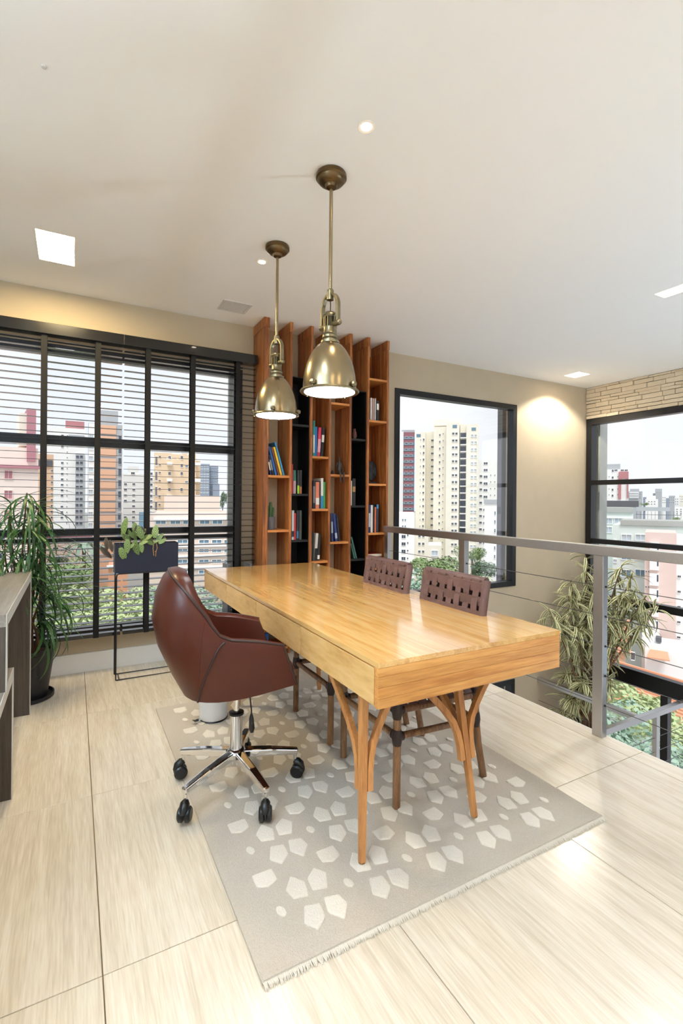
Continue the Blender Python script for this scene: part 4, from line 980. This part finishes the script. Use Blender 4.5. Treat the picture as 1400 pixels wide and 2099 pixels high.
# ------------------------------------------------------------------ the city outside
GZ = -23.0
mat('asphalt', (150, 152, 148), .95, var=.1, scale=.2)
struct(MB().box(-400, 700, 12, 900, GZ - 1, GZ).obj('ground', 'asphalt'))
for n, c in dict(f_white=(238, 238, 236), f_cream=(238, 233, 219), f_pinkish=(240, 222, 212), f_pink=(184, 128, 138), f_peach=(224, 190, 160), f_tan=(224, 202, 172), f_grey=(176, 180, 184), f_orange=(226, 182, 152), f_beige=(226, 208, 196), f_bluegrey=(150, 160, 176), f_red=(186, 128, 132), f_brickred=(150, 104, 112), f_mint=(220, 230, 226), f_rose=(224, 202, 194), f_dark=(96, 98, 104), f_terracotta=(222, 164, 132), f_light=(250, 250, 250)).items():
    mat(n, c, .9, var=.04, scale=.6)
mat('far_glass', (70, 80, 96), .15, var=.3, scale=1); mat('far_glass_light', (190, 202, 210), .2, var=.2, scale=1); mat('far_glass_blue', (110, 140, 160), .15, var=.25, scale=.8)
UW = {}
def unit_window(g, fr):
    """unit window: recessed glass in a frame with one mullion; spans x,z in [-.5,.5], front towards -y"""
    if (g, fr) not in UW:
        m = slab(-.5, .5, -.5, .5, [(-.44, -.02, -.42, .42), (.02, .44, -.42, .42)], lambda u, v, w_: (u, w_, v), -.12, .02)
        m.box(-.46, .46, -.02, .0, -.44, .44, 1); UW[(g, fr)] = m.mesh('window', [fr, g])
    return UW[(g, fr)]
class B3:
    """a building with its facade facing the camera's forward axis, placed by picture position and a chosen distance"""
    def __init__(s, name, label, x0, x1, yt, D, depth, mt, cat='building', base=None):
        c = ray((x0 + x1) / 2, yt); s.n = V((c.x, c.y, 0)).normalized(); s.r = V((s.n.y, -s.n.x, 0)); s.D = D
        a = s.at(x0, yt); b = s.at(x1, yt); s.o = a; s.w = (b - a).dot(s.r); s.x0 = x0
        s.e = empty(name, (a.x, a.y, GZ), label, cat, None, math.atan2(s.r.y, s.r.x)); s.H = s.at((x0 + x1) / 2, yt).z - GZ; s.k = s.w / (x1 - x0)
        s.box(0, s.w, 0, depth, 0 if base is None else base, s.H, mt, 'walls')
    def box(s, x0, x1, y0, y1, z0, z1, mt, n='part'): return MB().box(x0, x1, y0, y1, z0, z1).obj(n, mt, s.e)
    def at(s, x, y): q = ray(x, y); return CAM + q * (s.D / q.dot(s.n))
    def lx(s, x, y=1024): return (s.at(x, y) - s.o).dot(s.r)
    def lz(s, y, x=None): return s.at(x if x else s.x0, y).z - GZ
    def pbox(s, x0, x1, y0, y1, mt, n='part', d0=-.4, d1=.01):
        return s.box(s.lx(x0), s.lx(x1), d0, d1, s.lz(y1, (x0 + x1) / 2), s.lz(y0, (x0 + x1) / 2), mt, n)
    def win(s, xs, ys, wpx, hpx, g='far_glass', fr='f_light', skip=0, d=0):
        me = unit_window(g, fr); k = s.k
        for x in xs:
            for y in ys:
                if skip and random.random() < skip: continue
                link('window', me, s.e, loc=(s.lx(x), d, s.lz(y, x)), scale=(wpx * k, 1, hpx * k))
def rng_(a, b, st):
    out = []
    while a <= b: out.append(a); a += st
    return out
random.seed(12)
# --- through the blinds
b = B3('apartment_building', 'cream and pink building at the far left behind the plant', -170, 79, 912, 62, 14, 'f_pinkish')
b.pbox(-170, 82, 951, 957, 'f_pink', 'cornice', -.5); b.pbox(39, 54, 845, 912, 'f_cream', 'shaft', .5, 5); b.pbox(54, 72, 838, 946, 'f_pink', 'shaft', -.3, 5)
b.win([17], [973, 1014, 1055], 19, 25, 'f_pink', 'f_pinkish'); b.win([62], [878], 16, 11, 'far_glass_light'); b.win([5, 45], [1100, 1140, 1180], 14, 18)
b = B3('apartment_building', 'peach building with planted roof next to the cream and pink one', 77, 110, 931, 90, 12, 'f_peach')
b.win([106], rng_(965, 1080, 12), 4, 6); b.win([84], rng_(960, 1090, 25), 5, 8); b.pbox(78, 107, 943, 955, 'f_dark', 'terrace', -.3)
b = B3('apartment_tower', 'white tower with pink roof box behind the left blind', 93, 176, 877, 120, 18, 'f_white')
b.pbox(133, 172, 862, 878, 'f_red', 'roof_box', 1, 8); b.pbox(139, 172, 892, 900, 'f_grey', 'roof_terrace', -.5)
b.win([127], rng_(893, 1085, 11.2), 5.5, 5.5, skip=.15); b.win([137], rng_(893, 1085, 11.2), 2, 3)
b.pbox(154, 172, 930, 1090, 'f_grey', 'bay', -.8); b.win([158, 166], rng_(937, 1085, 12.3), 6, 7, 'far_glass', 'f_grey', d=-.82)
b = B3('apartment_tower', 'orange panelled tower behind the left blind', 181, 251, 869, 80, 16, 'f_grey')
b.pbox(195, 241, 839, 869, 'f_grey', 'roof_box', 1, 9); b.pbox(181, 198, 869, 1200, 'f_white', 'side_bay', -.5)
for y in rng_(872, 1200, 22.7): b.pbox(205, 237, y, y + 17.5, 'f_orange', 'panel', -.15)
b.win([245], rng_(900, 1180, 22.7), 6, 17, 'far_glass', 'f_grey'); b.win([186], rng_(895, 1180, 22.7), 9, 12, 'far_glass_light', d=-.5)
b = B3('apartment_building', 'white mid-rise with small windows right of the orange tower', 251, 322, 972, 105, 14, 'f_white')
b.pbox(261, 284, 956, 976, 'f_white', 'roof_box', .2, 6); b.win([272], [970], 8, 5)
b.win([257], rng_(981, 1075, 11.3), 6, 4.5, skip=.1); b.win([274], rng_(981, 1075, 11.3), 6, 4.5, skip=.1); b.win([310], rng_(971, 1075, 11.3), 5, 6)
b = B3('apartment_tower', 'tan tower with small balconies in the middle of the right blind', 316, 402, 929, 76, 16, 'f_tan')
b.box(b.lx(402), b.lx(411), 1.5, 10, 0, b.lz(940), 'f_tan', 'wing')
b.win([327], rng_(936, 1040, 16.4), 4, 4); b.win([347, 372], rng_(938, 1020, 16.4), 5, 8, skip=.15); b.win([382], rng_(956, 1010, 32), 6, 5, 'far_glass_blue'); b.win([320], rng_(945, 1040, 31), 4, 22)
for y in rng_(949, 1015, 33): b.pbox(342, 353, y, y + 5, 'f_light', 'balcony', -1.2)
for y in rng_(949, 1015, 33): b.pbox(399, 410, y, y + 6, 'f_light', 'balcony', -1.0)
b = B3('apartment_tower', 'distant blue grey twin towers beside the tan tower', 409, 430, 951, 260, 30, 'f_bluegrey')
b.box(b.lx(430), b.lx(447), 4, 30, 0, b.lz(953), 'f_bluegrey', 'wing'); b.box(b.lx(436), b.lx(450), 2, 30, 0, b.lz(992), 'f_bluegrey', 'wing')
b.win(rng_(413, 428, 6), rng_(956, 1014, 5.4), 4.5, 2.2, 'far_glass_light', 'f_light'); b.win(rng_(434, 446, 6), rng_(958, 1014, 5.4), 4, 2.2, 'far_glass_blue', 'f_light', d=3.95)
b = B3('office_building', 'low pale pink office with bands of windows behind the right blind', 300, 500, 1051, 60, 12, 'f_beige')
b.box(b.lx(331), b.lx(455), 5, 11.5, 0, b.lz(1015), 'f_beige', 'upper_storey'); b.pbox(316, 480, 1061, 1065, 'f_light', 'cornice', -.6)
b.win([330, 360, 386, 420, 446], [1070], 22, 9, 'far_glass_blue'); b.win([375, 419, 445, 470], [1110, 1128.5, 1150.5, 1172], 22, 8, 'far_glass_blue')
for y in (1118, 1139, 1161): b.pbox(300, 480, y, y + 3, 'f_light', 'ledge', -.3)
b.pbox(285, 316, 1050, 1085, 'far_glass_blue', 'glazed_corner', .1, 4)
b = B3('low_building', 'low pink building behind the palm tree', 95, 170, 1098, 79, 5, 'f_pinkish'); b.win([115, 140], [1108, 1125], 12, 8); b.pbox(95, 190, 1098, 1102, 'f_brickred', 'cornice')
b = B3('low_building', 'small terracotta wall behind the navy planter', 222, 262, 1160, 62, 6, 'f_terracotta'); b.pbox(220, 264, 1158, 1162, 'f_light', 'cornice'); b.win([236, 250], [1170], 7, 8)
# --- through the window beside the bookcase
b = B3('apartment_tower', 'red and white banded tower at the left of the rear window', 826, 850, 886, 135, 16, 'f_brickred')
b.pbox(817, 826, 885, 1100, 'f_white', 'side_wall', -.3, 8); b.pbox(822, 849, 881, 890, 'f_grey', 'roof_box', .3, 8)
for y in rng_(891, 1045, 12.15): b.pbox(826, 849, y + 4, y + 9.5, 'far_glass_blue', 'window_band', -.1)
b.win([832, 841], rng_(897, 1045, 12.15), 6, 4.5, 'far_glass', d=-.1)
b = B3('apartment_tower', 'tall cream apartment tower filling the rear window', 915, 942, 865, 92, 16, 'f_cream')
wl = b.box(b.lx(848), b.lx(869), 4, 18, 0, b.lz(879), 'f_cream', 'wing'); b.box(b.lx(869), b.lx(889), 6, 18, 0, b.lz(875), 'f_cream', 'wing'); b.box(b.lx(887), b.lx(916), 2, 18, 0, b.lz(871), 'f_cream', 'wing')
b.box(b.lx(942), b.lx(956), 1.6, 18, 0, b.lz(868), 'f_cream', 'wing'); b.box(b.lx(955), b.lx(981), .3, 18, 0, b.lz(870), 'f_cream', 'wing')
b.box(b.lx(887), b.lx(947), 4, 14, b.H, b.lz(851), 'f_cream', 'penthouse')
fl_ = rng_(889, 1160, 14.2)
b.win([928, 934.5], fl_, 5, 5.5, 'far_glass', skip=0, d=-.02); b.win([967, 974], [y + 4 for y in fl_], 5, 5.5, 'far_glass_light', d=.28); b.win([900], fl_, 3, 5.5, d=1.98); b.win([907], [y - 3 for y in fl_], 1.8, 2.8, d=1.98)
b.win([883], [y + 6 for y in fl_], 6.5, 5, d=5.98); b.win([865], [y + 7 for y in fl_], 3.5, 6, d=3.98); b.win([858.5], [y + 7 for y in fl_], 1.6, 2.6, d=3.98)
for y in fl_: b.pbox(942.5, 955, y + 7, y + 8.6, 'f_light', 'balcony', .2, 1.7); b.pbox(943, 954.5, y - 4, y + 6, 'far_glass', 'balcony_door', 1.5, 1.62)
for x, y, d in ((931, 871, -.05), (970, 876, .25), (854, 884, 3.95)): b.pbox(x - 4.5, x + 4.5, y, y + 6.5, 'far_glass_blue', 'arched_window', d, d + .2)
b = B3('apartment_building', 'white block with dark windows right of the cream tower', 980, 1060, 942, 112, 14, 'f_white')
b.win([995], rng_(950, 1020, 13.7), 9, 6); b.win([985.5], rng_(976, 1130, 13.6), 6, 5); b.win([1005.5, 1014], rng_(974, 1020, 13.7), 2, 3); b.win([992], rng_(1045, 1130, 13.6), 3, 5)
b = B3('apartment_building', 'narrow white building with grey roof edge in the rear window', 993, 1060, 1031, 74, 10, 'f_light'); b.pbox(992, 1020, 1024, 1032, 'f_grey', 'parapet', -.2, 3); b.win([1015], rng_(1052, 1190, 17.8), 3, 9, 'far_glass_blue')
b = B3('apartment_building', 'low cream flats under the banded tower in the rear window', 806, 850, 1052, 84, 10, 'f_light')
b.box(b.lx(850), b.lx(880), 1.5, 10, 0, b.lz(1090), 'f_cream', 'wing'); b.win([826, 831], [1066, 1079, 1092], 3, 5, 'far_glass_blue'); b.win([828], rng_(1100, 1160, 15), 9, 8); b.win([836.5], rng_(1097, 1150, 15.8), 3, 4); b.win([861, 869], rng_(1100, 1150, 16.3), 5, 6, d=1.48)
b = B3('low_building', 'small flat-roofed block between the trees in the rear window', 878, 905, 1118, 76, 6, 'f_cream'); b.win([892], [1134], 14, 12, 'far_glass_light')
# --- through the tall glazing on the right
b = B3('apartment_tower', 'white tower with red panels through the tall glazing', 1236, 1288, 962, 125, 14, 'f_white')
b.pbox(1244, 1271, 951, 963, 'f_grey', 'roof_box', .5, 8); b.pbox(1268, 1288, 967, 981, 'f_red', 'panel'); b.pbox(1267, 1273, 980, 1023, 'f_red', 'panel'); b.pbox(1285, 1288, 980, 1021, 'f_red', 'panel')
b.win([1255.5], [965, 979, 1004, 1016], 4, 6); b.win([1248.5, 1266], [977, 1002, 1014], 1.6, 2.4); b.win([1262, 1275, 1283], [964], 7, 4)
b = B3('office_building', 'distant grey office with white bands beyond the red panelled tower', 1288, 1317, 1007, 240, 20, 'f_grey'); b.pbox(1291, 1310, 1002, 1008, 'f_grey', 'roof_box', 1, 9)
for y in rng_(1009, 1022, 3.4): b.pbox(1290, 1309, y, y + 1.6, 'f_light', 'band', -.6)
b.win([1312], rng_(1010, 1022, 3.4), 2, 2)
b = B3('apartment_tower', 'distant grey stepped tower through the tall glazing', 1343, 1357, 1002, 300, 20, 'f_grey'); b.box(b.lx(1338), b.lx(1344), 2, 20, 0, b.lz(1011), 'f_grey', 'wing'); b.win([1346, 1350, 1354], [1006], 2, 3, 'far_glass_light')
b = B3('apartment_building', 'distant white stepped block below the grey tower', 1323, 1349, 1023, 200, 14, 'f_white'); b.pbox(1327, 1344, 1016, 1024, 'f_white', 'upper_storey', 1, 10); b.win([1330, 1336, 1342], [1028, 1033], 3, 2)
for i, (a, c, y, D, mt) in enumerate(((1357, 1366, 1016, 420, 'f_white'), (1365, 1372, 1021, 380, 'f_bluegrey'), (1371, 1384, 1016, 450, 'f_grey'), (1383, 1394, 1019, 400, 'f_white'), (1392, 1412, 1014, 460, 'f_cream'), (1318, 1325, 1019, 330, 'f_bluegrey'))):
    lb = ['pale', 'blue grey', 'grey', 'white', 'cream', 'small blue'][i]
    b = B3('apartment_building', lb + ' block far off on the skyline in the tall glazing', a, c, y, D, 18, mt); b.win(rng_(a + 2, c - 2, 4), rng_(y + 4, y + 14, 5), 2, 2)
b = B3('apartment_building', 'white block by the right border of the tall glazing', 1383, 1420, 1040, 150, 12, 'f_white'); b.win([1388, 1396], rng_(1044, 1054, 4.5), 3, 2.5)
b = B3('parking_building', 'concrete building with planted roof just outside the tall glazing', 1200, 1298, 1049, 88, 16, 'f_mint')
b.pbox(1200, 1315, 1026, 1040, 'f_dark', 'roof_wall', 8, 9); b.pbox(1200, 1298, 1040, 1050, 'concrete', 'parapet', -.3, 8)
b.win([1247, 1268], [1068, 1086], 17, 15, 'far_glass_light'); b.win([1290], [1063], 8, 5); b.pbox(1200, 1298, 1059, 1062, 'f_light', 'ledge', -.2)
b2 = B3('parking_building', 'pale green concrete building with roof garden lower in the tall glazing', 1256, 1470, 1079, 73, 12, 'f_mint')
b2.pbox(1272, 1470, 1068, 1079, 'concrete', 'parapet', -.2, 6); b2.pbox(1296, 1375, 1041, 1050, 'f_grey', 'roof_canopy', 11, 11.8)
for x in rng_(1298, 1400, 8.5): b2.pbox(x, x + .7, 1050, 1069, 'f_dark', 'fence_post', 8.9, 9)
b2.pbox(1296, 1400, 1058, 1059, 'f_dark', 'fence_rail', 8.9, 9)
b2.win([1285, 1314], [1102], 24, 17, 'far_glass_light'); b2.win([1262], [1110, 1150], 8, 10, 'far_glass_light'); b2.win([1285, 1314], [1140, 1175], 24, 20, 'far_glass_blue')
b = B3('apartment_building', 'rose pink apartment building with white balconies in the tall glazing', 1322, 1387, 1092, 64, 7, 'f_rose')
b.box(b.lx(1387), b.lx(1450), .6, 7, 0, b.lz(1098), 'f_white', 'wing')
for y in rng_(1112, 1300, 31.5): b.pbox(1333, 1352, y, y + 24, 'f_light', 'balcony', -.6); b.pbox(1348, 1351, y + 2, y + 16, 'far_glass', 'balcony_door', -.63, -.58)
b.win([1394], rng_(1120, 1310, 31.5), 7, 6, d=.58); b.win([1326, 1331], rng_(1140, 1300, 31.5), 2.4, 6)
def house(name, label, x0, x1, y, D, depth, mt, roof_mt, rise, tiles=16, eave=.5):
    h = B3(name, label, x0, x1, y, D, depth, mt, 'house'); k = h.w; z = h.H
    m = MB().add([(-eave, -eave, z - .1), (k + eave, -eave, z - .1), (k + eave, depth * .5, z + rise), (-eave, depth * .5, z + rise), (k + eave, depth + eave, z - .1), (-eave, depth + eave, z - .1)], [(0, 1, 2, 3), (3, 2, 4, 5), (0, 3, 5), (1, 4, 2), (0, 5, 4, 1)])
    rf = m.obj('roof', roof_mt, h.e)
    for i in range(tiles):   # roof tile courses standing proud
        x = -eave + (k + 2 * eave) * (i + .5) / tiles
        MB().tube([(x, -eave - .05, z - .08), (x, depth * .5, z + rise + .02)], (k + 2 * eave) / tiles * .36, 6).obj('tile_course', roof_mt, rf)
    return h
A, B_ = onz(1240, 1339, -13), onz(1440, 1398, -13)
e = empty('house', (A.x - 1, (A.y + B_.y) / 2, GZ), 'long tile-roofed house seen just above the dark window beam', 'house'); hl = (A.y - B_.y) / 2 + 2; zr = -13 - GZ
MB().box(-4.2, 4.2, -hl, hl, 0, zr - 2.0).obj('walls', 'f_white', e)
rf = MB().add([(-5, -hl - .4, zr - 2.2), (-5, hl + .4, zr - 2.2), (0, hl + .4, zr), (0, -hl - .4, zr), (5, -hl - .4, zr - 2.2), (5, hl + .4, zr - 2.2)], [(0, 3, 2, 1), (3, 4, 5, 2), (0, 4, 3), (1, 2, 5), (0, 1, 5, 4)]).obj('roof', 'f_terracotta', e)
for k in range(16): MB().tube([(-5 * (k + .5) / 16, -hl - .4, zr - 2.2 * (k + .5) / 16 + .02), (-5 * (k + .5) / 16, hl + .4, zr - 2.2 * (k + .5) / 16 + .02)], .11, 6).obj('tile_course', 'f_terracotta', rf)

h = house('house', 'pink house with tiled roof at the left of the rooftops', 1236, 1282, 1332, 58, 8, 'f_peach', 'f_terracotta', 2.4, 20); h.win([1300], [1345], 8, 20, 'far_glass')
h = B3('house', 'white flat-roofed house with blue shutters among the rooftops', 1322, 1440, 1330, 58, 4, 'f_light', 'house')
h.box(h.lx(1316), h.lx(1352), 2, 3.9, 0, h.lz(1305), 'f_light', 'upper_storey')
h.pbox(1339, 1344, 1337, 1349, 'far_glass_blue', 'shutter', -.1); h.pbox(1356, 1368, 1340, 1352, 'far_glass_blue', 'shutter', -.1); h.win([1350], [1343], 9, 12, 'far_glass')
m = MB().add([(h.lx(1330), -1.6, h.lz(1337)), (h.lx(1376), -1.6, h.lz(1337)), (h.lx(1368), 1.0, h.lz(1324)), (h.lx(1338), 1.0, h.lz(1324))], [(0, 1, 2, 3)]); m.box(h.lx(1330), h.lx(1376), -1.65, -1.5, h.lz(1338.5), h.lz(1336.5)); m.obj('porch_roof', 'f_terracotta', h.e)
h.pbox(1346, 1358, 1313, 1322, 'f_dark', 'roof_unit', 1, 2)

# ------------------------------------------------------------------ trees
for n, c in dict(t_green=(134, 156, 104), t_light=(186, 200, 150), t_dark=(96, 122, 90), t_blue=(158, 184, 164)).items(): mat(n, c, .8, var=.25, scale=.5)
mat('trunk', (110, 92, 74), .9)
def crown_mesh(seed, mt, n=1500, lump=7):
    r = random.Random(seed); m = MB()
    cs = [(V((r.gauss(0, .42), r.gauss(0, .42), r.uniform(-.25, .5))), r.uniform(.35, .6)) for _ in range(lump)]
    for _ in range(n):
        c, rad = r.choice(cs); d = V((r.gauss(0, 1), r.gauss(0, 1), r.gauss(.25, 1))).normalized(); p = c + d * rad * r.uniform(.75, 1.02)
        a = V((r.gauss(0, 1), r.gauss(0, 1), r.gauss(0, .6))).normalized(); b = d.cross(a).normalized(); a = b.cross(d + V((r.gauss(0, .4), r.gauss(0, .4), r.gauss(0, .4)))).normalized(); s = r.uniform(.05, .095)
        m.add([p - a * s, p + b * s * .6, p + a * s, p - b * s * .6], [(0, 1, 2, 3)])
    return m.mesh('crown', mt)
CR = {mt: [crown_mesh(i + 10 * j, mt) for i in range(2)] for j, mt in enumerate(('t_green', 't_light', 't_dark', 't_blue'))}
def tree(x, y, D, wpx, mt, label, fl=.75, gz=None):
    """x,y: picture position of the crown top; wpx: crown width in pixels at distance D"""
    t = ond(x, y, D); s = wpx / F * D / 2 / .95; gz = GZ if gz is None else t.z - gz; e = empty('tree', (t.x, t.y, gz), label, 'tree', 'trees below the windows')
    zc = t.z - s * fl * .95 - gz; link('crown', CR[mt][int(x) % 2], e, loc=(0, 0, zc), rot=(0, 0, x), scale=(s, s, s * fl))
    MB().tube([(0, 0, 0), (.1, .05, zc * .6), (-.1, .1, zc)], [.3, .24, .12] if gz == GZ else [.08, .06, .04], 7).obj('trunk', 'trunk', e)
L1 = 'through the blinds'
tree(140, 1148, 50, 120, 't_green', 'green tree left of the wire stand, ' + L1); tree(122, 1138, 64, 44, 't_dark', 'dark tree behind the potted plant, ' + L1); tree(165, 1190, 50, 150, 't_light', 'light green tree low left of the planter, ' + L1)
tree(225, 1205, 47, 150, 't_light', 'light green tree under the navy planter, ' + L1); tree(290, 1196, 52, 130, 't_light', 'pale tree right of the wire stand, ' + L1); tree(90, 1215, 44, 140, 't_green', 'green tree at the foot of the left window, ' + L1)
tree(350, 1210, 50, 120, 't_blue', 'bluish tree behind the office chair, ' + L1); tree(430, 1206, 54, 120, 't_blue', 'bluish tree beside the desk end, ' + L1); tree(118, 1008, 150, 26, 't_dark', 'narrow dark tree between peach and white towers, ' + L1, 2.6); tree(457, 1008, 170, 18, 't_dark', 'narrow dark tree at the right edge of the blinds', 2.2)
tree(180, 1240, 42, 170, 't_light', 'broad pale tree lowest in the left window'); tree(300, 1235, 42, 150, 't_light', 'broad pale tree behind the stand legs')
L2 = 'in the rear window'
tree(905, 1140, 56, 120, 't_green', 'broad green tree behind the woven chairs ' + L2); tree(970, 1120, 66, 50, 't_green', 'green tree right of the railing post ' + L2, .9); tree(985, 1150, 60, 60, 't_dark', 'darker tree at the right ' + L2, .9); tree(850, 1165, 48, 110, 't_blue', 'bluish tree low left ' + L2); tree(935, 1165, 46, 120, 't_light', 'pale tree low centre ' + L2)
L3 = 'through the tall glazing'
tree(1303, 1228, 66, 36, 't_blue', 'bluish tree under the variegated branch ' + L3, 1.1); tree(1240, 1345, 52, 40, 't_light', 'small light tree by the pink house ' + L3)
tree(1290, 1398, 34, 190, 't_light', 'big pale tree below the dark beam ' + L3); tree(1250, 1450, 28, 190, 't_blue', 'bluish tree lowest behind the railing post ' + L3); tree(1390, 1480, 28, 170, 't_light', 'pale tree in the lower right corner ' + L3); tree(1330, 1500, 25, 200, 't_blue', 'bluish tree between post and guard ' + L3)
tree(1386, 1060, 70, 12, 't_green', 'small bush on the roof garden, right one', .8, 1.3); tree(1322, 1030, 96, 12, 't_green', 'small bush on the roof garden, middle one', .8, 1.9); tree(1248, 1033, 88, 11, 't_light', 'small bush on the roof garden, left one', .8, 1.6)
# palm
pt = ond(172, 1118, 66); e = empty('palm_tree', (pt.x, pt.y, GZ), 'palm tree with grey crown left of the planter', 'tree')
MB().tube([(0, 0, 0), (.1, 0, (pt.z - GZ) * .6), (0, 0, pt.z - GZ)], [.35, .28, .22], 8).obj('trunk', 'trunk', e)
pf = leaf_mesh('frond', 't_blue', 3.4, .55, 1.5, 8, .3, .3)
for k in range(16):
    a = 2 * pi * k / 16; link('frond', pf, e, loc=(0, 0, pt.z - GZ), rot=(0, -.5 + .25 * (k % 3), a))
